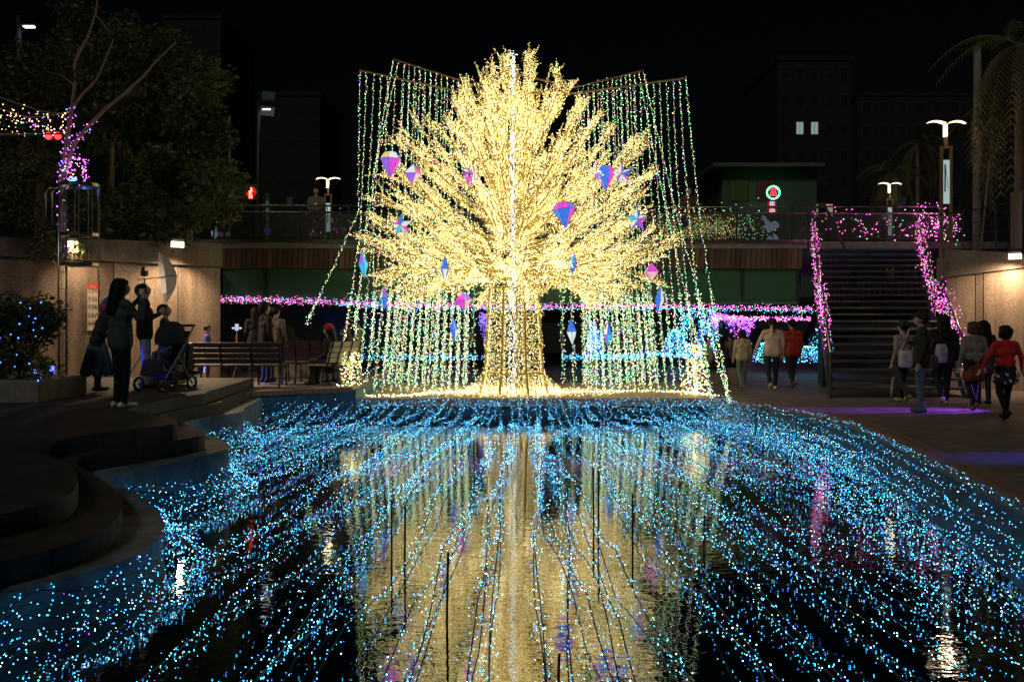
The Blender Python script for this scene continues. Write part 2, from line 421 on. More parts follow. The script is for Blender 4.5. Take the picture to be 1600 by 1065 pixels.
def make_branch(phi, z0, zt, R, thick=1.0, nsub=4, spread=1.0):
    mb = MB(); pts = []
    dirh = Vector((math.cos(phi), math.sin(phi), 0))
    p0 = Vector((0,0,z0)) + dirh*0.12; p2 = Vector((0,0,zt)) + dirh*R
    low = zt < z0 + 0.25
    p1 = p0.lerp(p2, 0.5) + Vector((0,0, (0.25 if low else -0.12*R))) + rvec()*0.26
    line = bez(p0, p1, p2, 7)
    mb.tube(line, [0.030*thick*(1-0.75*i/7) for i in range(8)], 5)
    def hang(ln, step, off):
        q = resample(ln, step)
        pts.append(q + NPR.normal(0, off, q.shape))
    hang(line, 0.014, 0.04)
    L = (p2-p0).length
    for s in range(nsub):
        t = 0.30 + 0.62*(s + rt.random())/nsub
        i = t*7; a = line[int(i)].lerp(line[min(7,int(i)+1)], i-int(i))
        main = (line[min(7,int(i)+1)] - line[int(i)]).normalized()
        side = main.cross(rvec()).normalized()
        if rt.random() < 0.55: side = (side*0.5 + Vector((0,0,1 if zt > 3.0 else rt.choice((-1,1)))) ).normalized()
        d = (main + side*rt.uniform(0.2,0.5)*spread).normalized()
        ln = min(1.15, L*(1-t)*0.9 + 0.28) * rt.uniform(0.65,1.05)
        bpt = a + d*ln
        # keep inside the outline
        rr = math.hypot(bpt.x, bpt.y); lim = rmax(min(max(bpt.z, 2.3), 7.86))*1.04
        if rr > lim: bpt.x *= lim/rr; bpt.y *= lim/rr
        sub = bez(a, a.lerp(bpt, 0.5) + rvec()*0.13, bpt, 4)
        mb.tube(sub, [0.014*(1-0.6*k/4) for k in range(5)], 4)
        hang(sub, 0.015, 0.026)
        for k in range(4):
            u = 0.3 + 0.65*rt.random(); c = sub[int(u*4)].lerp(sub[min(4,int(u*4)+1)], u*4-int(u*4))
            dd = (d + rvec()*0.5).normalized(); e = c + dd*rt.uniform(0.16,0.36)
            mb.tube([c, e], [0.011, 0.006], 3)
            hang([c, e], 0.016, 0.016)
    br = mb.build('branch', M_gold, tree)
    br.location = (0, 0, -Zp)
    P = np.concatenate(pts)
    edge = np.hypot(P[:,0], P[:,1]) / np.array([max(0.3, rmax(min(max(z,2.3),7.86))) for z in P[:,2]])
    idx = pick(len(P), [0.53, 0.39, 0.06, 0.012, 0.008])
    m = (edge > 0.8) & (NPR.random(len(P)) < 0.22); idx[m] = pick(m.sum(), [0, 0, 0.4, 0.35, 0.25])
    bulbs('lamps', P, 0.0055, WARM, idx, br, shape='tetra')
    return len(P)
NB = 0
# sprays that make the silhouette, tier by tier
for zt, cnt in ((7.72,5),(7.5,7),(7.05,9),(6.45,10),(5.85,11),(5.1,12),(4.3,12),(3.6,13),(3.05,12),(2.5,11)):
    for k in range(cnt):
        phi = 2*math.pi*(k + rt.uniform(-.3,.3))/cnt + zt*1.7
        z = zt + rt.uniform(-.17,.17)
        z0 = 2.5 + max(0, z-2.6)*0.45 if z > 3.2 else rt.uniform(2.85,3.2)
        NB += make_branch(phi, z0, z, rmax(min(z,7.86))*rt.uniform(.82,1.07), nsub=6 if z < 6.6 else 4)
# inner fill, steeper
for k in range(38):
    phi = rt.uniform(0, 2*math.pi); z0 = rt.uniform(2.5, 6.2); z = min(7.55, z0 + rt.uniform(0.6,1.5))
    NB += make_branch(phi, z0, z, rmax(z)*rt.uniform(.28,.6), 0.9, 3)
# trunk lattice
post_n = 8
def ring_r(z): return float(np.interp(z, [Zp, 0.83, 2.75], [0.82, 0.69, 0.57]))
corners = [math.pi/8 + 2*math.pi*k/post_n for k in range(post_n)]
def tp(a, z, k=1.0): return Vector((math.cos(a)*ring_r(z)*k, math.sin(a)*ring_r(z)*k, z - Zp))
for a in corners:
    mb = MB(); mb.bar(tp(a, 0.83), tp(a, 2.75), 0.045, 0.045); mb.build('post', M_gold, tree)
    mb = MB(); mb.bar(tp(a, Zp+0.01), tp(a, 0.83), 0.045, 0.045); mb.build('foot_strut', M_gold, tree)
for z in (0.83, 1.45, 2.1, 2.72):
    for k in range(post_n):
        mb = MB(); mb.bar(tp(corners[k], z, 1.0), tp(corners[(k+1)%post_n], z, 1.0), 0.05, 0.055); mb.build('crossbar', M_gold, tree)
P = []
for k in range(post_n):
    a0, a1 = corners[k], corners[(k+1)%post_n]
    for j in range(5):
        t = (j + 0.5)/5
        base = [tp(a0, z).lerp(tp(a1, z), t) for z in (0.45, 0.83, 2.75)]
        q = resample(base, 0.013 if j in (0,4) else 0.020); P.append(q + NPR.normal(0, 0.022, q.shape))
for z in (0.83, 1.45, 2.1, 2.72):
    for k in range(post_n):
        q = resample([tp(corners[k], z, 1.03), tp(corners[(k+1)%post_n], z, 1.03)], 0.016); P.append(q + NPR.normal(0, 0.02, q.shape))
P = np.concatenate(P)
bulbs('trunk_lamps', P, 0.0055, WARM, pick(len(P), [0.48,0.36,0.08,0.05,0.03]), tree, shape='tetra')
mb = MB(); mb.tube([(0.08,0.05,0),(0.08,0.05,7.3)], [0.05,0.035], 8); mb.build('mast', M_gold, tree)
# the cool white rope of lamps that runs down the front
zz = np.linspace(7.95, 0.42, 1150); rad = np.interp(zz, [0.4,1.0,2.8,7.95],[0.13,0.11,0.085,0.05])
yy = np.interp(zz, [0.4, 0.9, 2.8, 4.5, 7.95], [-1.12,-0.9,-0.72,-0.95,-0.12])
P = np.stack([NPR.normal(0,1,1150)*rad*0.75 - 0.02, yy + NPR.normal(0,1,1150)*rad*0.5, zz - Zp], 1)
bulbs('white_rope_lamps', P, 0.0085, [E_white, E_ice, E_warm_hot], pick(1150,[0.75,0.1,0.15]), tree, shape='tetra')
# lamps heaped round the foot
P = []
for _ in range(3000):
    a = rt.uniform(0, 2*math.pi); r = 0.75 + 1.55*rt.random()**1.3
    if rt.random() < 0.45: r = 0.7 + 0.45*rt.random()
    h = max(0, 0.44*(1.15-r)/0.45) if r < 1.15 else 0.05
    P.append((math.cos(a)*r*1.02, math.sin(a)*r*0.62, 0.015 + h*rt.random()))
bulbs('foot_lamps', P, 0.0055, WARM, pick(len(P),[0.45,0.38,0.1,0.05,0.02]), tree, shape='tetra')
print('tree lamps', NB)

# ---- arms of the curtain and the strings that hang from them
MULTI = [C_warm, C_teal, C_green, C_pink, C_violet, C_warm, C_lime]
ARMS = [('outer arm on the bench side', (562,110,20.5), (748,150,20.3), 17, -1),
        ('inner arm on the bench side', (615,93,23.0), (742,133,21.4), 15, -1),
        ('outer arm on the stair side', (1072,122,20.5), (900,146,20.3), 17, 1),
        ('inner arm on the stair side', (1005,110,23.0), (898,137,21.4), 15, 1)]
for ai, (nm, tip, root_, cnt, sd) in enumerate(ARMS):
    A, B = at(*tip), at(*root_)
    arm = MB(); arm.tube([A, B, Vector((TX+0.08, TY+0.05, B.z-0.05))], 0.022, 6)
    ao = arm.build('arm', mat('bronze_arm', (0.35,0.2,0.1), 0.5), tree); ao.matrix_parent_inverse = tree.matrix_world.inverted(); ao.location = (-TX, -TY, -Zp)
    for i in range(cnt):
        t = i/(cnt-0.3)
        top = A.lerp(B, t)
        w_ = (1-t)
        out = 0.16 + 0.42*w_
        zb = Zp + 0.04; yb = top.y - 0.25*w_
        if sd < 0: yb = max(yb, PLY0+0.3)
        bot = Vector((top.x + sd*out*(1.0 if i else 1.6), yb, zb))
        if sd > 0 and i == 0: bot = on(1140, 628, Zr+0.02); 
        if sd > 0 and i == 1: bot = on(1112, 622, Zr+0.05)
        mid = top.lerp(bot, 0.5) + Vector((-sd*0.10*w_, 0, 0))
        line = bez(top, mid + Vector((-sd*0.12*w_,0,0.2)), bot, 14)
        if sd < 0 and ai == 0 and i in (0, 1):       # tied back towards the bench
            k_ = at(560 + 3*i, 330 + 30*i, 20.2); e_ = at(478 + 60*i, 507 + 25*i, 18.6); line = [top.lerp(k_, j/7) for j in range(7)] + bez(k_, k_.lerp(e_, .5) + Vector((0,0,-0.08)), e_, 8)
        if sd < 0 and ai == 1 and i in (0, 1):
            k_ = at(592 - 10*i, 220 + 60*i, 21.5); e_ = at(545 + 30*i, 470 + 40*i, 19.3); line = [top.lerp(k_, j/7) for j in range(7)] + bez(k_, k_.lerp(e_, .5) + Vector((0.1,0,-0.05)), e_ + Vector((0.1,0,-0.6)), 8)
        root = empty('string_light', tuple(top))
        tag(root, f'{ordinal(i)} string of coloured lights from the tip of the {nm}', 'string lights', 'light strings hanging from the tree arms')
        wm = MB(); wm.tube([Vector(p) - top for p in line], 0.0035, 3); wm.build('cable', M_wire_clear, root)
        q = resample([Vector(p) - top for p in line], 0.040)
        # the lower ends are doubled up and hang fuller
        low = q[q[:,2] + top.z < 2.6]
        extra = np.concatenate([low + NPR.normal(0, 0.03, low.shape) for _ in range(2)]) if len(low) else low
        q = np.concatenate([q + NPR.normal(0, 0.014, q.shape), extra])
        idx = pick(len(q), [0.24,0.30,0.15,0.1,0.06,0.06,0.09]); 
        bulbs('lamps', q, 0.0072, MULTI, idx, root, shape='octa')
# fuller curtain behind the trunk
for i, px in enumerate([612,626,648,668,684,700,716,730,744, 878,893,908,924,940,960,978,996,1012]):
    d = RND.uniform(21.0, 22.6); top = at(px + RND.uniform(-3,3), 440 + RND.uniform(-12,25), d); bot = at(px + (px-805)*0.03, 0, d); bot.z = Zp + 0.03
    line = bez(top, top.lerp(bot,.5) + Vector((RND.uniform(-.08,.08),0,0)), bot, 8)
    root = empty('string_light', tuple(top))
    side = 'bench' if px < 800 else 'stair'
    k = i if px < 800 else 17 - i
    tag(root, f'{ordinal(k)} full light drop below the crown, counted from its {side} side', 'string lights', 'light drops below the crown')
    wm = MB(); wm.tube([Vector(p) - top for p in line], 0.0035, 3); wm.build('cable', M_wire_clear, root)
    q = resample([Vector(p) - top for p in line], 0.020); q = q + NPR.normal(0, 0.034, q.shape)
    bulbs('lamps', q, 0.0072, MULTI, pick(len(q), [0.34,0.38,0.1,0.04,0.03,0.05,0.06]), root, shape='octa')
# lamps strewn along the platform edge: one long garland
pts = [at(548,608,19.4), at(575,612,19.2), at(640,610,19.3), at(700,607,20), at(900,608,20.2), at(960,606,20.4), at(1030,607,20.4), at(1090,609,19.8), at(1120,612,19.2)]
pts = [Vector((p.x, p.y, Zp+0.02)) for p in pts]
q = resample(smooth_line(pts, 4), 0.02); q = q + NPR.normal(0, 1, q.shape)*np.array([0.02,0.16,0.006]); q[:,2] = np.maximum(q[:,2], Zp+0.014)
root = empty('garland', tuple(pts[0])); tag(root, 'warm white light garland strewn along the platform under the tree', 'garland')
wm = MB(); wm.tube([p - pts[0] for p in smooth_line(pts,4)], 0.004, 3); wm.build('cable', M_wire_clear, root)
bulbs('lamps', q - np.array(pts[0]), 0.0125, MULTI, pick(len(q), [0.5,0.2,0.05,0.03,0.02,0.2,0.0]), root)
# two light bushes at the ends of the platform
for (px, py, d, w_, h_, nn, lab) in ((1086, 614, 19.6, 0.30, 1.1, 400, 'cone of warm white lights on a stake at the stair side of the platform'),
                                    (548, 610, 19.0, 0.34, 0.95, 300, 'drooping warm light bush beside the pale bench at the platform corner')):
    base = at(px, py, d); base.z = Zp
    root = empty('light_bush', tuple(base)); tag(root, lab, 'light bush', 'light bushes on the platform')
    mb = MB(); mb.tube([(0,0,0),(0,0,h_)], 0.012, 6)
    for k in range(9):
        a = 2*math.pi*k/9; mb.tube([(0,0,h_),(math.cos(a)*w_*.6, math.sin(a)*w_*.6, h_*.6),(math.cos(a)*w_, math.sin(a)*w_, 0.03)], 0.005, 3)
    mb.build('frame', M_gold, root)
    z = NPR.random(nn)**1.1*h_; a = NPR.uniform(0, 2*math.pi, nn); r = w_*(1.0 - 0.35*(z/h_))*NPR.uniform(0,1.15,nn)
    bulbs('lamps', np.stack([np.cos(a)*r, np.sin(a)*r, z], 1), 0.0125, MULTI, pick(nn,[0.5,0.12,0.07,0.05,0.02,0.2,0.04]), root)

# ---- hanging ornaments of mirrored film
def film_mats():
    out = []
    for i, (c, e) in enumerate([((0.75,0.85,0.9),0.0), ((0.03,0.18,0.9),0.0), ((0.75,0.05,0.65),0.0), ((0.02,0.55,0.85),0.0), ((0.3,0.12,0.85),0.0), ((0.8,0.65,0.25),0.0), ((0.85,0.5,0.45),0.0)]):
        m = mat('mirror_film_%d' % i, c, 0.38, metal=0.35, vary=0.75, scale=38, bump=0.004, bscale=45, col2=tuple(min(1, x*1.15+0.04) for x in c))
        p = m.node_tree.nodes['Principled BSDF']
        p.inputs['Emission Strength'].default_value = 1.3          # the film glows in its own colour
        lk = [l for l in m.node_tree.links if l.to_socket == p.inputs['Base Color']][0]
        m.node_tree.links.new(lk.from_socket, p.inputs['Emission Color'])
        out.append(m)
    return out
FILM = film_mats()
def gem_mesh(kind, w, h, seed):
    r_ = random.Random(seed); mb = MB(); n = 6
    if kind == 'diamond':
        prof = [(0.0,0.5),(0.30,0.46),(0.5,0.22),(0.0,-0.5)]
    elif kind == 'octa':
        prof = [(0,0.5),(0.5,0.02),(0,-0.5)]; n = 4
    elif kind == 'long':
        prof = [(0,0.5),(0.5,0.0),(0,-0.5)]; n = 5
    if kind == 'star':
        ring = []
        for k in range(10):
            a = math.pi/2 + k*math.pi/5; rr = 0.5 if k % 2 == 0 else 0.2
            ring.append(Vector((math.cos(a)*rr*w, 0, math.sin(a)*rr*h)))
        for k in range(10):
            c = r_.choice((0,0,1,2,3,4,0))
            for s in (-1, 1):
                mb.add([ring[k], ring[(k+1)%10], Vector((0, s*0.16*w, 0))], [(0,1,2)], c)
        return mb
    rot = r_.uniform(0, 1)
    for i in range(len(prof)-1):
        for k in range(n):
            a0, a1 = rot + 2*math.pi*k/n, rot + 2*math.pi*(k+1)/n
            (r0,z0),(r1,z1) = prof[i], prof[i+1]
            q = [(math.cos(a0)*r0*w, math.sin(a0)*r0*w, z0*h),(math.cos(a1)*r0*w, math.sin(a1)*r0*w, z0*h),(math.cos(a1)*r1*w, math.sin(a1)*r1*w, z1*h),(math.cos(a0)*r1*w, math.sin(a0)*r1*w, z1*h)]
            if r0 == 0: q = [q[0], q[2], q[3]]
            elif r1 == 0: q = q[:3]
            c = r_.choice({'diamond':(0,1,2,4,5,6,1,2), 'octa':(2,4,0,2,6), 'long':(1,3,0,4,1)}[kind])
            mb.add(q, [tuple(range(len(q)))], c)
    return mb
ORN = [('diamond',610,258,34,42,18.6,'large cut-gem ornament at the upper outer crown, bench side'),
 ('octa',645,272,28,32,18.9,'small purple and white faceted ornament right beside the large cut gem'),
 ('octa',736,275,26,34,18.3,'pink faceted ornament hanging near the middle of the crown'),
 ('diamond',945,279,34,40,18.6,'blue and orange cut-gem ornament touching a silver star'),
 ('star',972,272,36,38,18.5,'silver star ornament touching the blue and orange gem'),
 ('diamond',882,336,36,42,17.9,'blue and magenta cut-gem ornament in front of the crown'),
 ('star',627,352,40,36,18.8,'white and blue star ornament on the bench side of the crown'),
 ('star',995,343,40,42,18.5,'cyan and blue star ornament on the stair side of the crown'),
 ('long',567,413,16,46,18.6,'blue spindle ornament hanging outermost on the bench side'),
 ('long',695,420,14,42,18.3,'bright blue spindle ornament above the purple garland, beside the trunk'),
 ('long',895,411,14,36,18.2,'violet spindle ornament in front of the lower crown, stair side'),
 ('octa',1018,425,28,30,18.6,'gold and purple kite ornament at the lower outer crown'),
 ('long',600,465,14,40,18.7,'pale lilac spindle ornament in front of the pink garland'),
 ('long',1030,468,16,46,18.6,'pale blue spindle ornament in front of the pink garland, stair side'),
 ('long',709,515,15,40,18.6,'blue spindle ornament hanging low among the light drops by the trunk'),
 ('long',893,518,16,42,18.7,'cyan and magenta spindle ornament hanging low beside the trunk'),
 ('long',950,522,15,38,18.8,'small lilac spindle ornament hanging low, farther from the trunk'),
 ('octa',724,470,30,30,18.7,'pale translucent ornament half hidden under the lower branches')]
for i, (k, px, py, wp, hp, d, lab) in enumerate(ORN):
    d -= 0.9; s = d/F; p = at(px, py, d)
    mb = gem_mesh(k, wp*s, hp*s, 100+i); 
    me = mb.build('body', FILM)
    root = empty('hanging_ornament', tuple(p)); tag(root, lab, 'ornament', 'mirrored ornaments hung in the tree')
    me.parent = root; me.rotation_euler = (0, RND.uniform(-.12,.12), RND.uniform(-.3,.3))
    em = MB(); seen = set()
    for poly in me.data.polygons:
        vv = list(poly.vertices)
        for a_, b2 in zip(vv, vv[1:]+vv[:1]):
            A_, B_ = me.data.vertices[a_].co, me.data.vertices[b2].co; ky = tuple(sorted((tuple(round(x,3) for x in A_), tuple(round(x,3) for x in B_))))
            if ky in seen or (A_-B_).length < 0.01: continue
            seen.add(ky); em.tube([A_*1.01, B_*1.01], 0.005, 3)
    em.build('edge_wire', M_steel, me)
    hm = MB(); hm.tube([(0,0,hp*s/2-0.01),(0.01,0.1,hp*s/2+0.35)], 0.004, 3); hm.build('hanger', M_wire_clear, root)
# ================================================================== light strings over the pool
POOL = [E_cyan, E_ice, E_blue, E_violet, E_teal, E_gyel]
e3 = EDGE['pool_edge_step']
LEFT = [(p.x, p.y) for p in e3]
def inside_left(x, y):                     # on the stepped side?
    poly = LEFT + [(-14, 17), (-14, 3)]
    c = False; j = len(poly)-1
    for i in range(len(poly)):
        xi, yi = poly[i]; xj, yj = poly[j]
        if (yi > y) != (yj > y) and x < (xj-xi)*(y-yi)/(yj-yi) + xi: c = not c
        j = i
    return c
KY = [p.y for p in kr][::-1]; KX = [p.x for p in kr][::-1]
def kerb_x(y): return float(np.interp(y, KY, KX))
def light_string(line, label, group, step=0.075, r=0.0033, probs=(0.55,0.2,0.14,0.03,0.06,0.02), jit=0.03, wire=M_wire, pig=True, cat='string lights'):
    o = Vector(line[0]); root = empty('string_light', tuple(o)); tag(root, label, cat, group)
    wm = MB(); wm.tube([Vector(p) - o for p in line], 0.0045, 4)
    q = resample([Vector(p) - o for p in line], step)
    q2 = q + NPR.normal(0, jit, q.shape)*np.array([1,1,0.6])
    if pig:
        for a, c in zip(q[::2], q2[::2]):
            u = Vector(c) - Vector(a)
            if u.length > 0.01:
                wm.add([Vector(a)+Vector((0.0015,0,0)), Vector(a)-Vector((0.0015,0,0)), Vector(c)], [(0,1,2)])
    wm.build('cable', wire, root)
    q2[:,2] = np.maximum(q2[:,2] + o.z, 0.012) - o.z
    bulbs('lamps', q2, r, POOL, pick(len(q2), probs), root)
    return root
rp_ = random.Random(11)
NS = 72; made = 0
for i in range(NS):
    t = i/(NS-1)
    xs = -4.3 + 8.9*t; ys = PLY0 - 0.06
    if xs < PLX0: ys = 17.45
    if xs > PLX1 - 0.1: ys = 18.0
    xe = -8.2 + 16.4*t + rp_.uniform(-.12,.12); ye = 2.6
    pts = []; phase = rp_.uniform(0, 6); amp = rp_.uniform(0.03, 0.09); wob = rp_.uniform(-0.2, 0.2)
    nspan = rp_.choice((3,4,5))
    for k in range(90):
        u = k/89
        y = ys + (ye-ys)*u; x = xs + (xe-xs)*(u**1.06) + wob*math.sin(math.pi*u) + 0.06*math.sin(7*u+phase) + 0.03*math.sin(19*u+2*phase)
        if inside_left(x - 0.05, y) : 
            break
        if x > kerb_x(y) - 0.12 and u > 0.05:
            break
        sag = abs(math.sin(nspan*math.pi*(u + phase/20)))
        z = 0.055 + 0.15*(1 - sag**0.8)
        if u < 0.10: z += (0.34 - z + 0.02)*(1-u/0.10)**2
        pts.append(Vector((x, y, z)))
    if len(pts) < 8: continue
    light_string(pts, f'{ordinal(made)} strand of blue-white lights across the pool, counted from the left steps', 'light strands over the pool', step=0.042, jit=0.028)
    made += 1
# strands across in front of the platform
for k in range(3):
    y = PLY0 - 0.08 - 0.13*k; z = 0.33 - 0.06*k
    pts = [Vector((x, y + 0.05*math.sin(x*2+k), z + 0.045*math.sin(x*3.1 + k*1.3))) for x in np.linspace(-3.2, 4.5, 40)]
    light_string(pts, f'{ordinal(k)} row of cyan lights along the platform front, counted from the platform', 'light rows along the platform front', step=0.024, jit=0.035, probs=(0.5,0.25,0.12,0.02,0.08,0.03))
for k in range(3):
    pts = [Vector((p.x, p.y - 0.08 - 0.3*k, 0.36 - 0.1*k + 0.04*math.sin(9*i+k))) for i, p in enumerate(kl)]
    light_string(pts, f'{ordinal(k)} row of blue lights below the bench kerb, counted from the kerb', 'light rows below the bench kerb', step=0.05, jit=0.06, probs=(0.4,0.2,0.25,0.08,0.05,0.02))
# net of strands on the sloping bank below the right kerb
for k in range(9):
    off = 0.06 + 0.155*k
    pts = []
    for i, p in enumerate(kr[2:]):
        tt = kr[min(i+3,len(kr)-1)] - kr[max(i+1,0)]; tt.z = 0; tt.normalize(); nr = Vector((tt.y, -tt.x, 0))
        z = max(0.05, Zr + 0.03 - 0.40*off/0.85) + 0.02*math.sin(i*1.7+k)
        pts.append(Vector((p.x, p.y, 0)) + nr*(off + 0.03*math.sin(i*1.1+2*k)) + Vector((0,0,z)))
    light_string(pts, f'{ordinal(k)} blue-white light strand along the right brick kerb, counted from the kerb', 'light strands along the right kerb', step=0.042, jit=0.028)
# strands along the foot of the left steps
for k in range(6):
    pts = []
    for i, p in enumerate(e3):
        tt = e3[min(i+1,len(e3)-1)] - e3[max(i-1,0)]; tt.z = 0; tt.normalize(); nr = Vector((tt.y, -tt.x, 0))
        z = 0.28 - 0.045*k + 0.04*math.sin(i*0.9+k)
        pts.append(Vector((p.x, p.y, 0)) + nr*(0.03 + 0.055*k) + Vector((0,0,z)))
    light_string(pts, f'{ordinal(k)} cyan light strand along the wavy left steps, counted from the wall', 'light strands along the wavy steps', step=0.04, jit=0.03)
# thin stakes that carry the strands
STK = [(632,790,985),(612,780,960),(697,862,1075),(935,735,940),(928,730,900),(989,770,920),(870,1020,1090),(1098,805,905),(742,690,800),(1180,640,735),(1262,655,745),(1245,650,735)]
for i, (px, y0, y1) in enumerate(STK):
    dd = F*(ZC)/(max(y0 + (y1-y0)*0.5, 660) - HOR)
    p = Vector(((px-CX)*dd/F, dd, -0.3)); top = ZC - (y0-HOR)*dd/F
    mb = MB(); mb.tube([p, Vector((p.x + rp_.uniform(-.02,.02), p.y, top))], 0.009, 6)
    side = ['thin black stake in the golden reflection, bench side, taller','thin dark stake just beside the taller one, bench side','thick dark stake standing nearest under the tree reflection','paired black stake in the golden reflection, stair side','second stake of the black pair on the stair side','black stake between the pair and the pool strands','short dark stake at the very front of the pool','lone dark stake at the stair-side end of the reflection','fine stake close to the platform in front of the trunk','far stake near the corner of the platform and plaza','far stake by the curved kerb, nearer the stairs','far stake by the curved kerb, nearer the tree'][i]
    o = mb.build('stake', M_wire); tag(o, side, 'stake', 'stakes in the pool')
# ================================================================== bridge behind the tree
BY = 27.0
S_ = F/BY                                   # photograph pixels per metre at the bridge face
def bz(py): return ZC + (HOR - py)/S_
def bx(px): return (px - CX)/S_
bridge = empty('footbridge', (0, BY, Zr)); tag(bridge, 'long bridge with glass railing, brown plank fascia and green girder behind the tree', 'bridge')
def bpart(mb, name, m, parent=None, **k):
    o = mb.build(name, m, parent or bridge, **k)
    o.location = (0, -BY, -Zr) if (parent is None or parent is bridge) else (0, 0, 0)
    return o
m = MB(); m.bbox((-14, BY+0.02, bz(388)), (15.5, BY+17, bz(377))); bpart(m, 'deck', M_concrete)
m = MB(); m.bbox((-14, BY-0.06, bz(379)), (9.2, BY+0.015, bz(374.5))); bpart(m, 'edge_trim', M_steel)
# girder plates between stiffeners
xs = [345, 416, 560, 705, 850, 1000, 1160, 1247]
for a, c in zip(xs[:-1], xs[1:]):
    m = MB(); m.bbox((bx(a)+0.03, BY+0.10, bz(471)), (bx(c)-0.03, BY+0.3, bz(420))); bpart(m, 'girder_plate', M_green)
    m = MB(); m.bbox((bx(c)-0.028, BY+0.02, bz(471)), (bx(c)+0.028, BY+0.3, bz(420))); bpart(m, 'stiffener', M_dark_steel)
m = MB(); m.bbox((bx(345), BY-0.02, bz(475)), (bx(1247), BY+0.32, bz(471.2))); bpart(m, 'girder_flange', M_green)
# planks of the fascia, one by one
rnd = random.Random(9); x = bx(345); proto = None
tones = [mat('plank_tone_%d' % i, c, 0.75, vary=0.5, scale=2.5, bump=0.003, stretch=(6,6,0.6)) for i, c in enumerate([(0.085,0.055,0.036),(0.12,0.075,0.048),(0.17,0.115,0.075),(0.06,0.04,0.027)])]
pz0, pz1 = bz(419.5), bz(388.5); pw = 0.155
protos = []
for t_ in tones:
    mb = MB(); mb.box((0,0,0), (pw-0.012, 0.03, pz1-pz0)); o = mb.build('plank', t_, bridge, bevel=0.004); protos.append([o, False])
while x < bx(1247):
    k = rnd.choice((0,0,1,1,1,2,3)); pr = protos[k]
    if pr[1]: o = pr[0].copy(); C.objects.link(o)
    else: o = pr[0]; pr[1] = True
    o.location = (x + pw/2, rnd.uniform(-.008,.004), (pz0+pz1)/2 - Zr + rnd.uniform(-.01,.01)); x += pw
m = MB(); m.bbox((bx(345), BY+0.03, bz(419)), (bx(1247), BY+0.08, bz(389))); bpart(m, 'plank_backing', M_joint)
# railing
posts = [332, 396, 470, 545, 620, 700, 780, 860, 940, 1000, 1062, 1152, 1240, 1330, 1402, 1500]
for px in posts:
    m = MB(); m.bbox((bx(px)-0.025, BY+0.06, bz(377)), (bx(px)+0.025, BY+0.12, bz(321))); bpart(m, 'rail_post', M_dark_steel)
for a, c in zip(posts[:-1], posts[1:]):
    m = MB(); m.bbox((bx(a)+0.03, BY+0.085, bz(374)), (bx(c)-0.03, BY+0.097, bz(334))); bpart(m, 'glass_pane', M_glass)
for py, r in ((320.5, 0.028), (331, 0.035)):
    m = MB(); m.tube([(bx(330), BY+0.09, bz(py)), (bx(1505), BY+0.09, bz(py+2))], r, 8); bpart(m, 'handrail', M_steel, smooth=True)
for py in (293, 300):                       # thin cables above the rail on the bank side
    pass
# far parapet of the bridge
m = MB(); m.bbox((-14, BY+16.6, bz(388)), (15.5, BY+16.9, bz(388)+1.0)); bpart(m, 'far_parapet', M_concrete)
# underside beams
for k in range(5):
    m = MB(); m.bbox((-9, BY+1.5+3.2*k, 2.75), (9.2, BY+1.9+3.2*k, bz(388))); bpart(m, 'cross_beam', M_concrete)
# printed flowers on the glass: thin translucent film shapes, street light behind painted as glow
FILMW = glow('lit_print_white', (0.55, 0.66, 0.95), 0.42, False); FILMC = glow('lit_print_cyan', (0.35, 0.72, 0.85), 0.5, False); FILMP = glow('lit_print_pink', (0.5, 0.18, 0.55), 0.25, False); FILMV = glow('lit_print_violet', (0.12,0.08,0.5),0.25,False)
def flat_shape(pts, y, name, m, label, cat):
    c = pts[0]; o_ = Vector((bx(c[0]), y, bz(c[1])))
    mb = MB(); n = len(pts)
    mb.add([(bx(px)-o_.x, -0.004, bz(py)-o_.z) for px, py in pts] + [(bx(px)-o_.x, 0.004, bz(py)-o_.z) for px, py in pts], [tuple(range(n)), tuple(range(2*n-1, n-1, -1))] + [(i, (i+1)%n, n+(i+1)%n, n+i) for i in range(n)])
    o = mb.build(name, m); o.location = o_; tag(o, label, cat, 'flower prints behind the glass railing'); return o
flat_shape([(1192,338),(1196,337),(1206,347),(1212,344),(1218,347),(1220,354),(1214,357),(1211,360),(1201,362),(1198,356),(1192,354),(1198,350)], BY+0.13, 'flower_print', FILMW, 'white lily shaped print on the glass railing below the pawn sign', 'print')
flat_shape([(1199,378),(1200,371),(1205,367),(1212,374),(1209,363),(1216,367),(1222,378)], BY+0.13, 'leaf_print', FILMW, 'white leaf shaped print under the lily print on the glass', 'print')
def blob(cx, cy, rx, ry, n=14, k=0.12, seed=1):
    r_ = random.Random(seed); return [(cx+rx*(1+r_.uniform(-k,k))*math.cos(2*math.pi*i/n), cy+ry*(1+r_.uniform(-k,k))*math.sin(2*math.pi*i/n)) for i in range(n)]
for i, (cx, cy, rx, ry, mm, lab) in enumerate([(339,345,4,8,FILMC,'upper pale blue petal print at the bench-side end of the railing'),(333,362,5,10,FILMC,'lower pale blue petal print at the bench-side end of the railing'),(352,340,6.5,5.5,FILMP,'large round pink flower print on the glass railing'),(342,365,4.5,4,FILMP,'small pink flower print beside the lower petal print'),(353,365,4,3.5,FILMP,'small pink flower print, second beside the lower petal'),(415,359,6,7,FILMV,'deep blue flower print on the second glass pane'),(1068,349,9,10,mat('dark_print',(0.1,0.04,0.12),0.6),'dark heart shaped print in the gold-lit glass pane')]):
    flat_shape(blob(cx, cy, rx, ry, seed=i), BY+0.13+0.012*i, 'flower_print', mm, lab, 'print')
for i,(px,py,sx,sz) in enumerate([(336,327.5,10,6),(340,315,6,4)]):
    pass
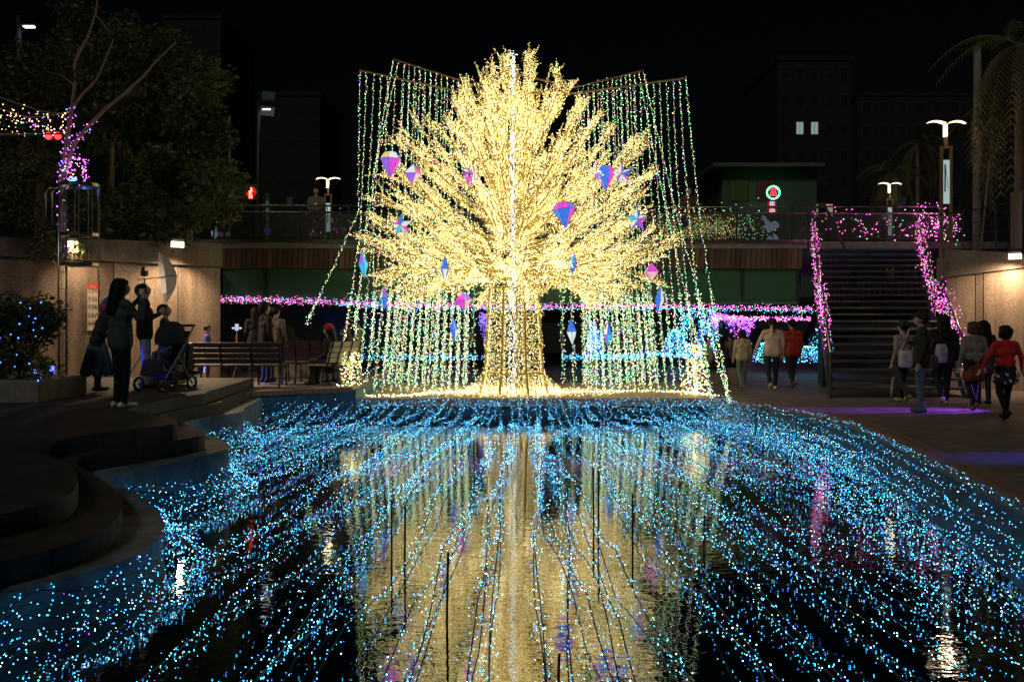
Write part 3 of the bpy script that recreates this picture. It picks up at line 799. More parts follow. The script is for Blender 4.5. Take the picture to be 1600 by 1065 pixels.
# light garlands along the underside edge
def garland(name, pts, n, spread, mats, probs, label, r=0.013, wire=True, cat='garland', group=None, gravity=False):
    pts = [Vector(p) for p in pts]; o = pts[0]
    root = empty(name, tuple(o)); tag(root, label, cat, group)
    L = np.array([tuple(p - o) for p in pts]); seg = np.concatenate([[0], np.cumsum(np.linalg.norm(np.diff(L, axis=0), axis=1))])
    t = NPR.uniform(0, seg[-1], n); q = np.stack([np.interp(t, seg, L[:,k]) for k in range(3)], 1)
    off = NPR.normal(0, 1, (n,3))*np.array(spread)
    if gravity: off[:,2] = -np.abs(off[:,2])
    if wire:
        mb = MB(); mb.tube([p - o for p in pts], 0.008, 4); mb.build('cable', M_wire, root)
    pr = probs(q, off, n) if callable(probs) else pick(n, probs)
    bulbs('lamps', q + off, r, mats, pr, root)
    return root
def pinkblue(q, off, n):
    x = q[:,0]; out = pick(n, [0.42,0.22,0.14,0.10,0.06,0.06])
    lowblue = (off[:,2] < -0.035) & (x > 3.5); out[lowblue] = pick(int(lowblue.sum()), [0.06,0.05,0.05,0.2,0.44,0.2]); return out
MIX1 = [E_magenta, E_pink, E_violet, E_white, E_cyan, E_green]
garland('garland', [(bx(346), BY-0.12, bz(467)), (bx(500), BY-0.12, bz(471)), (bx(640), BY-0.12, bz(478)), (bx(800), BY-0.12, bz(480)), (bx(1000), BY-0.12, bz(479)), (bx(1150), BY-0.12, bz(481)), (bx(1268), BY-0.12, bz(484))], 2900, (0.03,0.06,0.055), MIX1, pinkblue, 'thick magenta and blue light garland along the foot of the green girder', r=0.009)
garland('garland', [(9.5, 43.0, 2.12), (12, 43.0, 2.08), (14.3, 43, 2.05)], 450, (0.05,0.06,0.06), MIX1, [0.5,0.15,0.15,0.15,0.05,0.0], 'thin pink light garland at the far side under the bridge', r=0.02)
# lit things under and beyond the bridge
def cluster(name, px, py, d, w, h, n, mats, probs, label, r=0.009, shape='mound', cat='light display', group='blue light displays under the bridge'):
    base = at(px, py, d); base.z = max(base.z, Zr)
    root = empty(name, tuple(base)); tag(root, label, cat, group)
    mb = MB(); mb.tube([(0,0,0),(0,0,h*0.9)], 0.02, 6)
    for k in range(7):
        a = 2*math.pi*k/7; mb.tube([(0,0,h*0.9),(math.cos(a)*w*0.35, math.sin(a)*w*0.3, h*0.7),(math.cos(a)*w*.5, math.sin(a)*w*.4, 0.0)], 0.012, 4)
    mb.build('frame', M_dark_steel, root)
    z = NPR.random(n)*h; a = NPR.uniform(0, 2*math.pi, n)
    pr = np.sqrt(np.clip(1-(z/h)**2, 0.02, 1)) if shape == 'mound' else np.ones(n)
    rr = w*0.5*pr*np.sqrt(NPR.uniform(0.1,1,n))
    bulbs('lamps', np.stack([np.cos(a)*rr, np.sin(a)*rr*0.8, z], 1), r, mats, pick(n, probs), root)
    return root
BL = [E_cyan, E_ice, E_blue, E_violet, E_green]
cluster('light_shrub', 930, 556, 30.5, 0.75, 0.95, 420, BL, [0.3,0.15,0.45,0.08,0.02], 'blue lit shrub under the bridge just beside the trunk')
cluster('light_column', 925, 560, 31.5, 0.3, 1.3, 260, BL, [0.1,0.05,0.7,0.15,0.0], 'narrow deep blue light column under the bridge beside the trunk', shape='col')
cluster('light_arch', 1088, 556, 32, 1.5, 1.75, 900, BL, [0.55,0.35,0.06,0.02,0.02], 'tall pale cyan light column under the bridge behind the warm cone', shape='col')
cluster('light_shrub', 1055, 556, 30, 0.9, 0.9, 500, BL, [0.4,0.2,0.35,0.05,0.0], 'blue and cyan lit shrub left of the tall cyan column')
cluster('light_shrub', 1105, 552, 30, 0.8, 1.1, 380, BL, [0.2,0.1,0.6,0.1,0.0], 'deep blue lit shrub right of the tall cyan column')
cluster('light_shrub', 1194, 566, 27.8, 0.75, 0.62, 260, BL, [0.6,0.3,0.05,0.0,0.05], 'small cyan lit shrub behind the cream-topped walker')
cluster('light_shrub', 1262, 566, 27.6, 1.5, 0.5, 430, BL, [0.55,0.2,0.13,0.02,0.1], 'low wide cyan lit shrub between the couple and the stairs')
cluster('light_shrub', 1283, 550, 28.5, 0.9, 0.8, 150, BL, [0.3,0.1,0.5,0.0,0.1], 'sparse blue lit shrub tucked beside the stair foot')
for k, (p0, p1, n) in enumerate((((880,558),(1010,556),420), ((1010,552),(1110,556),420), ((500,556),(640,557),160), ((640,558),(760,557),160))):
    garland('garland', [at(p0[0],p0[1],31), at((p0[0]+p1[0])/2,(p0[1]+p1[1])/2+1,31), at(p1[0],p1[1],31)], n, (0.05,0.12,0.05), BL, [0.7,0.2,0.1,0,0], ['cyan light line on the ground beside the trunk under the bridge','cyan light line on the ground before the tall column','faint cyan ground lights behind the bench corner','faint cyan ground lights behind the trunk, bench side'][k], r=0.008, group='ground light lines under the bridge')
garland('icicle_lights', [at(1112,487,33), at(1140,492,34), at(1180,498,36)], 620, (0.06,0.1,0.42), [E_violet, E_magenta, E_blue], [0.65,0.25,0.1], 'violet icicle lights hanging under the bridge beside the cyan column', r=0.017, gravity=True, cat='icicle lights')
garland('icicle_lights', [at(750,487,30), at(762,492,30)], 150, (0.05,0.05,0.35), [E_violet, E_blue], [0.7,0.3], 'small violet icicle lights under the bridge beside the trunk', r=0.014, gravity=True, cat='icicle lights')
# warm net of lamps behind the glass, right of the crown
net = garland('net_lights', [(bx(1030), BY+0.35, bz(354)), (bx(1110), BY+0.35, bz(353)), (bx(1152), BY+0.35, bz(355))], 1350, (0.25,0.06,0.26), [E_warm, E_amber, E_green, E_pink, E_teal], [0.42,0.28,0.16,0.08,0.06], 'net of warm lights behind the glass railing beside the crown', r=0.0095, wire=False, cat='net lights')
garland('net_lights', [(bx(1165), BY+0.35, bz(356)), (bx(1190), BY+0.35, bz(356))], 110, (0.3,0.06,0.28), [E_warm, E_green, E_teal, E_pink], [0.3,0.4,0.2,0.1], 'sparse green lights behind the glass beside the lily print', r=0.0105, wire=False, cat='net lights')
PK = [E_magenta, E_pink, E_white, E_green, E_warm]
for (pa, pb, nn, lab) in (((1288,352),(1400,352),60,'sparse pink lights behind the glass above the stairs'), ((1400,352),(1440,352),30,'few pink lights at the stair head'), ((1442,345),(1500,356),190,'pink and warm lights draped on the railing past the stair head')):
    garland('railing_lights', [(bx(pa[0]), BY+0.03, bz(pa[1])), (bx(pb[0]), BY+0.03, bz(pb[1]))], nn, (0.1,0.03,0.27), PK, [0.5,0.25,0.08,0.12,0.05], lab, r=0.0125, wire=False, cat='railing lights')
garland('railing_lights', [(bx(470), BY+0.3, bz(358)), (bx(488), BY+0.3, bz(356)), (bx(528), BY+0.3, bz(352)), (bx(550), BY+0.3, bz(360))], 75, (0.12,0.03,0.28), [E_violet, E_pink, E_white], [0.4,0.4,0.2], 'faint violet lights behind the glass below the double lamp', r=0.008, wire=False, cat='railing lights')
# dark wall and doors under the bridge at the back left
m = MB(); m.bbox((-12, 33.0, Zr), (-4.2, 33.4, 3.0)); uo = m.build('underpass_wall', mat('underpass_paint', (0.10,0.10,0.14), 0.6, vary=0.2)); tag(uo, 'dark painted wall under the bridge behind the benches', 'wall')
for i, px in enumerate((505, 552)):
    m = MB(); m.bbox((0,0,0),(0.95,0.05,1.75)); p_ = at(px, 0, 32.92); p_.z = Zr + 0.25
    o = m.build('door_panel', mat('blue_lit_panel', (0.04,0.09,0.42), 0.45), uo); o.location = (p_.x, p_.y, p_.z)  # blue light falling on the panels put into their colour
# ================================================================== stairs up to the bridge
stairs = empty('staircase', (7.5, 19.2, Zr)); tag(stairs, 'dark open-tread metal staircase with landing, rails wrapped in pink lights', 'staircase')
def st_at(u): # u 0..1 along the run: left and right edge
    return Vector((6.88 + 2.28*u, 19.2 + 7.9*u, 0)), Vector((9.72 + 2.48*u, 19.2 + 7.9*u, 0))
def zst(u):
    if u < 0.42: return Zr + (2.0-Zr)*u/0.42
    if u < 0.57: return 2.0
    return 2.0 + (4.15-2.0)*(u-0.57)/0.43
def spart(mb, name, m, **k):
    o = mb.build(name, m, stairs, **k); o.location = (-7.5, -19.2, -Zr); return o
M_tread = mat('stair_tread', (0.07,0.085,0.083), 0.55, metal=0.1, vary=0.5, scale=4)
us = [0.42*k/9 for k in range(1, 10)] + [0.57 + 0.43*k/12 for k in range(1, 13)]
for u in us:
    l_, r_ = st_at(u); z = zst(u); dep = 0.17
    mb = MB(); mb.prism([(l_.x, l_.y-dep), (r_.x, r_.y-dep), (r_.x+0.06, r_.y+dep), (l_.x+0.06, l_.y+dep)], z-0.05, z); spart(mb, 'tread', M_tread)
l0, r0 = st_at(0.42); l1, r1 = st_at(0.58)
mb = MB(); mb.prism([(l0.x,l0.y),(r0.x,r0.y),(r1.x,r1.y),(l1.x,l1.y)], 1.9, 1.96); spart(mb, 'landing', M_tread)
for side in (0, 1):
    path = [(0,0),(0.42,0),(0.57,0),(1,0)]
    for (ua, ub) in ((0,0.42),(0.42,0.57),(0.57,1.0)):
        a, c = st_at(ua)[side], st_at(ub)[side]; a.z, c.z = zst(ua)-0.1, zst(ub)-0.1
        sx = -0.05 if side == 0 else 0.05
        mb = MB(); mb.bar(a+Vector((sx,0,0)), c+Vector((sx,0,0)), 0.06, 0.32); spart(mb, 'stringer', M_dark_steel)
        a2, c2 = a+Vector((sx,0,1.05)), c+Vector((sx,0,1.05))
        mb = MB(); mb.tube([a2, c2], 0.03, 8); spart(mb, 'stair_rail', M_steel, smooth=True)
        mb = MB(); mb.tube([a2-Vector((0,0,0.45)), c2-Vector((0,0,0.45))], 0.018, 6); spart(mb, 'stair_rail', M_dark_steel, smooth=True)
    for u in (0.0, 0.14, 0.28, 0.42, 0.57, 0.71, 0.86, 1.0):
        a = st_at(u)[side]; sx = -0.05 if side == 0 else 0.05
        mb = MB(); mb.tube([(a.x+sx, a.y, zst(u)-0.2), (a.x+sx, a.y, zst(u)+0.97)], 0.025, 6); spart(mb, 'rail_post', M_dark_steel)
for u in (0.42, 0.57):
    for side in (0,1):
        a = st_at(u)[side]; mb = MB(); mb.bbox((a.x-0.07,a.y-0.07,Zr-0.05),(a.x+0.07,a.y+0.07,1.9)); spart(mb, 'column', M_dark_steel)
# back of the space under the stairs catches a little green from the girder
for side, lab in ((0,'pink light garland wound on the tree-side rail of the stairs'), (1,'pink light garland wound on the wall-side rail of the stairs')):
    pts = []
    for u in ((1.0,0.86,0.71,0.57,0.42,0.28,0.16) if side == 0 else (1.0,0.86,0.71,0.57,0.42,0.28,0.14,0.04)):
        a = st_at(u)[side]; pts.append((a.x + (-0.05 if side == 0 else 0.05), a.y-0.03, zst(u)+0.55))
    garland('garland', pts, 900 if side == 0 else 900, (0.05,0.06,0.27), PK, [0.52,0.24,0.10,0.09,0.05], lab, r=0.009, wire=False)
# stair-head gate frame
mb = MB()
gx0, gx1 = bx(1258), bx(1276)
mb.bar((gx0, BY-0.3, bz(400)), (gx0, BY-0.3, bz(334)), 0.06, 0.06); mb.bar((gx0, BY-0.3, bz(334)), (gx1, BY-0.6, bz(322)), 0.06, 0.06); mb.bar((gx1, BY-0.6, bz(322)), (gx1+0.3, BY-1.5, bz(395)), 0.06, 0.06)
spart(mb, 'gate_frame', M_dark_steel)
# ================================================================== retaining walls
def panel_wall(name, label, a, c, z0, z1a, z1b, cap_a, cap_b, cuts, thick=0.5):
    """granite-faced wall from a to c (plan), separate facing panels with recessed joints, and a capping"""
    a, c = Vector(a), Vector(c); d = (c - a); L = d.length; u = d.normalized(); nrm = Vector((u.y, -u.x))
    root = empty(name, (a.x, a.y, z0)); tag(root, label, 'wall')
    def P(s, o): q = a + u*s + nrm*o - a; return (q.x, q.y)
    zt = lambda s: z1a + (z1b-z1a)*s/L
    cp = lambda s: cap_a + (cap_b-cap_a)*s/L
    mb = MB(); mb.prism([P(0,-thick),P(0,-0.03),P(L,-0.03),P(L,-thick)], 0, [zt(0)-z0-0.01,zt(0)-z0-0.01,zt(L)-z0-0.01,zt(L)-z0-0.01]); mb.build('core', M_joint, root)
    s0 = 0.0
    for s1 in list(cuts) + [L]:
        w = s1 - s0
        mb = MB(); mb.prism([P(s0+0.012,-0.028),P(s0+0.012,0),P(s1-0.012,0),P(s1-0.012,-0.028)], 0, [cp(s0)-z0-0.012]*2+[cp(s1)-z0-0.012]*2)
        mb.build('panel', M_granite if w > 0.45 else M_granite_dark, root); s0 = s1
    mb = MB()
    n = [P(-0.02,-thick-0.03),P(-0.02,0.05),P(L+0.02,0.05),P(L+0.02,-thick-0.03)]
    vs = [(p[0],p[1],(cp(0) if i in (0,1) else cp(L))-z0) for i, p in enumerate(n)] + [(p[0],p[1],(zt(0) if i in (0,1) else zt(L))-z0) for i, p in enumerate(n)]
    mb.add(vs, [(3,2,1,0),(4,5,6,7),(0,1,5,4),(1,2,6,5),(2,3,7,6),(3,0,4,7)])
    mb.build('capping', M_granite_dark, root)
    return root, a, u, nrm
# left wall: from far left to the bridge
LA, LC = Vector((-13.5, 16.2)), Vector(((345-CX)*20.8/F, 20.8))
def zpx(py, d): return ZC + (HOR - py)*d/F
wl_root, la, lu, ln = panel_wall('retaining_wall', 'granite retaining wall behind the crowd on the bench side', LA, LC, 0.6, zpx(366,17), zpx(380,20.8), zpx(388,17), zpx(417,20.8), [1.2, 3.1, 3.5, 5.55, 5.85, 7.2])
def on_wall(px, py, A=LA, U=None, off=0.0):
    """point of the left wall's face seen at a pixel"""
    U = U or lu; k = (px - CX)/F
    # A + s U : x = k y
    s = (k*A.y - A.x)/(U.x - k*U.y); p = A + U*s; nr = Vector((U.y, -U.x))
    return Vector((p.x + nr.x*off, p.y + nr.y*off, ZC - (py-HOR)*p.y/F)), s
mb = MB(); mb.prism([(-30,16.8),(LA.x, LA.y+0.5),(LC.x-0.2,LC.y+0.55),(bx(343),BY+0.02),(-13.9,BY+0.02),(-14,46),(-30,46)], 3.0, 3.55); tag(mb.build('upper_bank', M_plaza), kind='structure')
# right wall
RA, RC = Vector(((1478-CX)*22.3/F, 22.3)), Vector(((1720-CX)*20.0/F, 20.0))
wr_root, ra, ru, rn = panel_wall('retaining_wall', 'granite retaining wall beside the stairs, lit by one wall lamp', RA, RC, Zr-0.03, zpx(389,22.2), zpx(402,20.2), zpx(433,22.2), zpx(404,20.2), [0.68, 0.86, 3.1])
mb = MB(); mb.prism([(RA.x,RA.y+0.5),(RC.x,RC.y+0.5),(40,RC.y+0.5),(40,46),(15.6,46),(15.6,BY-0.2),(13.2,BY-0.2)], 3.0, zpx(400,22)); tag(mb.build('upper_bank', M_plaza), kind='structure')
# wall lamps
def wall_lamp(p, nrm, label, power, aim, size=0.2):
    root = empty('wall_lamp', tuple(p)); tag(root, label, 'wall lamp', 'floodlights on the granite walls')
    n3 = Vector((nrm.x, nrm.y, 0)).normalized(); t3 = Vector((-n3.y, n3.x, 0))
    mb = MB(); mb.bar((0,0,0.05), n3*0.22 + Vector((0,0,0.16)), 0.04, 0.05); mb.build('bracket', M_dark_steel, root)
    R = Matrix((t3, n3, Vector((0,0,1)))).transposed()
    tilt = R @ Matrix.Rotation(math.radians(35), 3, 'X')
    mb = MB(); mb.box(n3*0.26 + Vector((0,0,0.16)), (0.30,0.20,0.08), rot=tilt); mb.build('housing', M_dark_steel, root, bevel=0.015)
    mb = MB(); mb.box(n3*0.27 + Vector((0,0,0.085)), (0.27,0.035,0.16), rot=R); mb.build('lens', glow('flood_lens', (1.0,0.78,0.5), 5.0), root)
    l = bpy.data.lights.new('flood', 'SPOT'); l.energy = power; l.color = (1.0,0.70,0.42); l.spot_size = math.radians(136); l.spot_blend = 1.0; l.shadow_soft_size = 0.09
    lo = bpy.data.objects.new('flood_light', l); link(lo, root); lo.location = n3*0.36 + Vector((0,0,0.03))
    lo.rotation_euler = Vector(aim).to_track_quat('-Z','Y').to_euler()
    return root
p, _ = on_wall(108, 388, off=0.03); wall_lamp(p, ln, 'bright floodlight on the granite wall behind the ladder cage', 380, (0.2,0.35,-1))
p, _ = on_wall(272, 388, off=0.03); wall_lamp(p, ln, 'bright floodlight on the granite wall above the white umbrella', 700, (0.05,-0.28,-1))
pr, _ = on_wall(1592, 406, A=RA, U=ru, off=0.03); wall_lamp(pr, rn, 'bright floodlight on the granite wall beside the stairs', 330, (-0.1,0.35,-1))
# notice board on the left wall
p, s = on_wall(144.5, 480, off=0.012); sc_ = p.y/F
board = empty('notice_board', tuple(p)); ang = math.atan2(lu.y, lu.x); board.rotation_euler = (0,0,ang)
tag(board, 'narrow white notice board with red header on the granite wall', 'notice board')
W, Hh = 15*sc_, 72*sc_
mb = MB(); mb.bbox((-W/2,-0.012,-Hh/2),(W/2,0.006,Hh/2)); mb.build('panel', mat('notice_cream',(0.62,0.56,0.44),0.5,vary=0.05), board)
mb = MB(); mb.bbox((-W/2-0.008,-0.016,Hh/2-0.1),(W/2+0.008,0.006,Hh/2+0.004)); mb.build('header', mat('notice_red',(0.6,0.05,0.04),0.5,vary=0.05), board)
TXT = []
def text_mesh(s, size, m, name='lettering', parent=None, extr=0.003):
    cu = bpy.data.curves.new(name, 'FONT'); cu.body = s; cu.size = size; cu.extrude = extr; cu.align_x = 'CENTER'; cu.align_y = 'CENTER'; cu.resolution_u = 2
    o = bpy.data.objects.new(name, cu); C.objects.link(o)
    dg = bpy.context.evaluated_depsgraph_get(); me = bpy.data.meshes.new_from_object(o.evaluated_get(dg))
    bpy.data.objects.remove(o); me.materials.clear(); me.materials.append(m)
    r = bpy.data.objects.new(name, me); link(r, parent); return r
ink = mat('notice_ink', (0.06,0.05,0.045), 0.7)
rndt = random.Random(4)
for ci, cxk in enumerate((-0.30, 0.0, 0.30)):
    for ri in range(5):
        mb = MB(); zc = Hh*0.36 - ri*Hh*0.175
        for k in range(9):
            mb.box((cxk*W + rndt.uniform(-.018,.018), -0.0155, zc - 0.05 + k*0.0125), (rndt.uniform(0.012,0.034), 0.003, 0.005))
        for k in range(3): mb.box((cxk*W + rndt.uniform(-.014,.014), -0.0158, zc + rndt.uniform(-.04,.04)), (0.005,0.003,rndt.uniform(0.03,0.05)))
        mb.build('lettering', ink, board)
mb = MB()
for k in range(3): 
    for j in range(3): mb.box((-0.045+0.045*k, -0.0185, Hh/2-0.075+0.022*j), (0.03,0.003,0.007))
mb.build('lettering', mat('notice_pale',(0.7,0.5,0.45),0.6), board)
# coloured spot lamps, assumed as sources of the violet and blue light
def assumed_spot(name_label, loc, target, col, power, angle, blend=0.5):
    root = empty('floodlight', tuple(loc)); tag(root, name_label, 'floodlight', 'assumed coloured floodlights')  # assumed fixture, added for its coloured light
    d = (Vector(target) - Vector(loc)).normalized(); R = d.to_track_quat('-Z','Y').to_matrix()
    mb = MB(); mb.box(-d*0.06, (0.16,0.16,0.12), rot=R); mb.build('housing', M_dark_steel, root, bevel=0.01)
    mb = MB(); mb.tube([(0,0,-0.02),(0,0,-loc[2]+0.0)], 0.012, 6); mb.build('stand', M_dark_steel, root).location = -d*0.06
    mb = MB(); mb.box(d*0.004, (0.12,0.12,0.006), rot=R); mb.build('lens', glow('lens_'+name_label[:12].replace(' ','_'), col, 6.0), root)
    l = bpy.data.lights.new('flood', 'SPOT'); l.energy = power; l.color = col; l.spot_size = math.radians(angle); l.spot_blend = blend; l.shadow_soft_size = 0.05
    lo = bpy.data.objects.new('flood_light', l); link(lo, root); lo.location = d*0.02; lo.rotation_euler = d.to_track_quat('-Z','Y').to_euler()
assumed_spot('violet floodlight standing at the foot of the granite wall', (11.0, 16.9, Zr+1.25), (7.5, 16.55, Zr), (0.30,0.05,1.0), 2600, 24, 0.7)  # unseen lamp, assumed from the violet stripe across the paving
assumed_spot('blue floodlight standing on the plaza beyond the walkers', (9.4, 11.2, Zr+1.2), (6.6, 10.9, Zr), (0.06,0.10,1.0), 700, 22, 0.8)  # out of view, added for the blue glow on the near paving
assumed_spot('blue floodlight standing by the hedge foot', (-7.7, 15.0, 0.87+0.3), (-6.0, 14.85, 1.25), (0.02,0.07,1.0), 160, 26)  # unseen lamp added to throw blue onto the jeans
assumed_spot('blue floodlight on the floor behind the long bench', (-6.6, 19.2, Zb+0.3), (-4.6, 19.6, Zb+0.05), (0.05,0.10,1.0), 160, 40)  # lamp assumed from the blue glow by the benches
# ================================================================== street furniture and buildings
M_pole = mat('grey_pole', (0.28,0.27,0.26), 0.5, metal=0.4, vary=0.2)
M_bronze = mat('lamp_bronze', (0.30,0.20,0.13), 0.45, metal=0.3, vary=0.2)
E_wing = glow('lamp_wing', (1.0,0.78,0.52), 3.2); E_box = glow('light_box', (0.65,0.85,0.85), 0.55, False)
def wing_lamp(px, py, d, zbase, label, box=True, power=60):
    top = at(px, py, d); H_ = top.z - zbase
    root = empty('street_lamp', (top.x, top.y, zbase)); tag(root, label, 'street lamp', 'double-wing street lamps')
    for s in (-1,1):
        mb = MB(); mb.bbox((s*0.13-0.035,-0.05,0),(s*0.13+0.035,0.05,H_*0.80)); mb.build('post_plate', M_bronze, root)
    mb = MB(); mb.bbox((-0.165,-0.055,H_*0.80+0.001),(0.165,0.055,H_*0.815)); mb.build('post_cap', M_bronze, root)
    mb = MB(); mb.tube([(0,0,H_*0.815),(0,0,H_*0.97)], 0.05, 10); mb.build('neck', M_bronze, root)
    mb = MB(); mb.tube([(-0.03,-0.02,H_*0.88),(-0.03,-0.02,H_*0.965)], 0.055, 10); mb.build('lamp_tube', E_wing, root)
    if box:
        mb = MB(); mb.bbox((-0.085,-0.03,H_*0.42),(0.085,0.03,H_*0.72)); mb.build('light_box', E_box, root)
        mb = MB(); mb.bbox((-0.06,-0.04,H_*0.50),(-0.02,-0.031,H_*0.69)); mb.bar((-0.03,-0.036,H_*0.68),(0.05,-0.036,H_*0.52),0.012,0.012); mb.build('light_box_print', mat('print_teal',(0.08,0.2,0.2),0.5), root)
    for s in (-1,1):
        under, upper = [], []
        n = 8
        vs, fs = [], []
        for i in range(n+1):
            t = i/n; x = s*(0.04 + 0.50*t); z = H_*0.97 + 0.10*math.sin(t*math.pi*0.62) - 0.09*t*t; w = 0.10*(1-0.55*t)
            vs += [(x,-w,z),(x,w,z),(x,-w,z+0.022),(x,w,z+0.022)]
        for i in range(n):
            a = 4*i; b_ = a+4; fs.append((a,b_,b_+1,a+1))
        mb = MB(); mb.add(vs, fs); mb.add(vs, [(4*i, 4*i+2, 4*i+6, 4*i+4) for i in range(n)]); mb.build('wing_light', E_wing, root)
        mb = MB(); mb.add([(v[0],v[1]*1.05,v[2]+0.004) for v in vs], [(4*i+2,4*i+3,4*i+7,4*i+6) for i in range(n)] + [(4*i+1,4*i+5,4*i+7,4*i+3) for i in range(n)]); mb.build('wing_cover', M_bronze, root)
    l = bpy.data.lights.new('lamp', 'POINT'); l.energy = power; l.color = (1.0,0.75,0.48); l.shadow_soft_size = 0.15
    lo = bpy.data.objects.new('lamp_light', l); link(lo, root); lo.location = (0,-0.05,H_*0.93)
wing_lamp(513, 276, 40, bz(388), 'double-wing street lamp on the bridge behind the bench side', box=True, power=40)
wing_lamp(1390, 284, 42, bz(388), 'double-wing street lamp beside the far palm', box=True, power=60)
wing_lamp(1478, 187, 25, 3.55, 'tallest double-wing street lamp with lit panel above the stairs', power=22)
wing_lamp(289, 188, 29, 3.55, 'double-wing street lamp half hidden behind the leafy tree', box=True, power=60)
def led_street_light(px, py, d, label, side, extra=False):
    top = at(px, py, d); root = empty('street_light', (top.x + side*0.55, top.y, 3.55)); tag(root, label, 'street light', 'tall white street lights')
    h = top.z - 3.55
    mb = MB(); mb.tube([(0,0,0),(0,0,h*0.6),(0,0,h+0.6)], [0.17,0.14,0.10], 10); mb.build('pole', M_dark_steel, root, smooth=True)
    mb = MB(); mb.tube([(0,0,h+0.15),(-side*0.3,-0.1,h+0.14)], 0.05, 6); mb.build('arm', M_pole, root)
    mb = MB(); mb.box((-side*0.55,-0.1,h+0.10),(0.62,0.3,0.07)); mb.build('lamp_head', M_pole, root, bevel=0.03)
    mb = MB(); mb.box((-side*0.55,-0.14,h+0.035),(0.46,0.2,0.04)); mb.build('lamp_panel', glow('white_street_led',(0.85,0.95,1.0),9.0), root)
    if extra:
        mb = MB(); mb.box((-0.75,-0.2,h-0.1),(0.85,0.04,0.55)); mb.build('sign_plate', mat('sign_back_pink',(0.5,0.42,0.42),0.6), root).rotation_euler = (0,0.12,0)
        mb = MB(); mb.box((-0.8,-0.2,h+0.85),(0.8,0.04,0.5)); mb.build('sign_plate', mat('sign_back_teal',(0.05,0.12,0.11),0.5), root).rotation_euler = (0,0.12,0)
        mb = MB(); mb.box((0.55,0,4.2),(0.28,0.1,4.0)); mb.build('banner', mat('banner_green',(0.03,0.08,0.06),0.6), root)
        for k in range(7):
            mb = MB(); mb.box((0.55,-0.055,2.9+0.45*k),(0.14,0.01,0.26)); mb.box((0.55,-0.06,2.9+0.45*k),(0.05,0.012,0.34)); mb.build('lettering', glow('banner_letters',(0.2,0.55,0.35),0.12,False), root)
led_street_light(418, 173, 55, 'tall white street light with sign plates beside the red signal', -1, True)
led_street_light(48, 45, 42, 'glaring white street light high above the hedge', -1)
# pedestrian signal
p = at(392, 300, 38); sg = empty('pedestrian_signal', (p.x-0.9, p.y, 3.55)); tag(sg, 'pedestrian signal showing a red standing man on a slim pole', 'signal')
mb = MB(); mb.tube([(0,0,0),(0,0,at(361,182,38).z-3.55)], 0.06, 8); mb.build('pole', M_pole, sg)
mb = MB(); mb.tube([(0,0,p.z-3.55),(0.9,0,p.z-3.55)], 0.03, 6); mb.build('bracket', M_pole, sg); mb = MB(); mb.tube([(0,0,at(361,205,38).z-3.55),(0.36,0,at(361,205,38).z-3.55)], 0.02, 6); mb.build('side_arm', M_pole, sg)
mb = MB(); mb.bbox((0.65,0,p.z-3.55-0.34),(1.15,0.2,p.z-3.55+0.34)); mb.build('housing', M_dark_steel, sg, bevel=0.03)
zc = p.z - 3.55
mb = MB(); mb.lathe([(0.001,0.19),(0.05,0.17),(0.06,0.13),(0.04,0.09),(0.001,0.08)], (0.9,-0.02,zc), 10); mb.box((0.9,-0.02,zc-0.01),(0.15,0.02,0.2)); mb.box((0.855,-0.02,zc-0.17),(0.05,0.02,0.2)); mb.box((0.945,-0.02,zc-0.17),(0.05,0.02,0.2)); mb.build('red_man', glow('signal_red',(1.0,0.10,0.06),9.0), sg)
mb = MB(); mb.lathe([(0.23,0),(0.23,0.01)], (0,0,0), 20); o = mb.build('lens', glow('signal_red_dim',(0.9,0.01,0.015),0.9), sg); o.rotation_euler = (math.radians(90),0,0); o.location = (0.9,-0.005,zc)
# red lamps on an arm, upper left
p = at(82, 212, 26); sg = empty('traffic_signal', (p.x-3.2, p.y, 3.55)); tag(sg, 'traffic signal with two red lamps on a long arm, upper left', 'signal')
mb = MB(); mb.tube([(0,0,0),(0,0,p.z-3.2)], 0.08, 8); mb.build('pole', M_pole, sg)
mb = MB(); mb.tube([(0,0,p.z-3.55),(3.6,0,p.z-3.5)], 0.04, 6); mb.build('arm', M_pole, sg)
mb = MB(); mb.box((3.2,0.12,p.z-3.55),(0.62,0.16,0.34)); mb.build('housing', M_dark_steel, sg, bevel=0.03)
for k, dx in enumerate((-0.13, 0.14)):
    mb = MB(); mb.lathe([(0.001,0.05),(0.07,0.035),(0.105,0.0),(0.105,-0.03)], (0,0,0), 14); o = mb.build('lens', glow('traffic_red',(1.0,0.03,0.03),5.0), sg); o.rotation_euler = (math.radians(90),0,0); o.location = (3.2+dx,0.02,p.z-3.55)
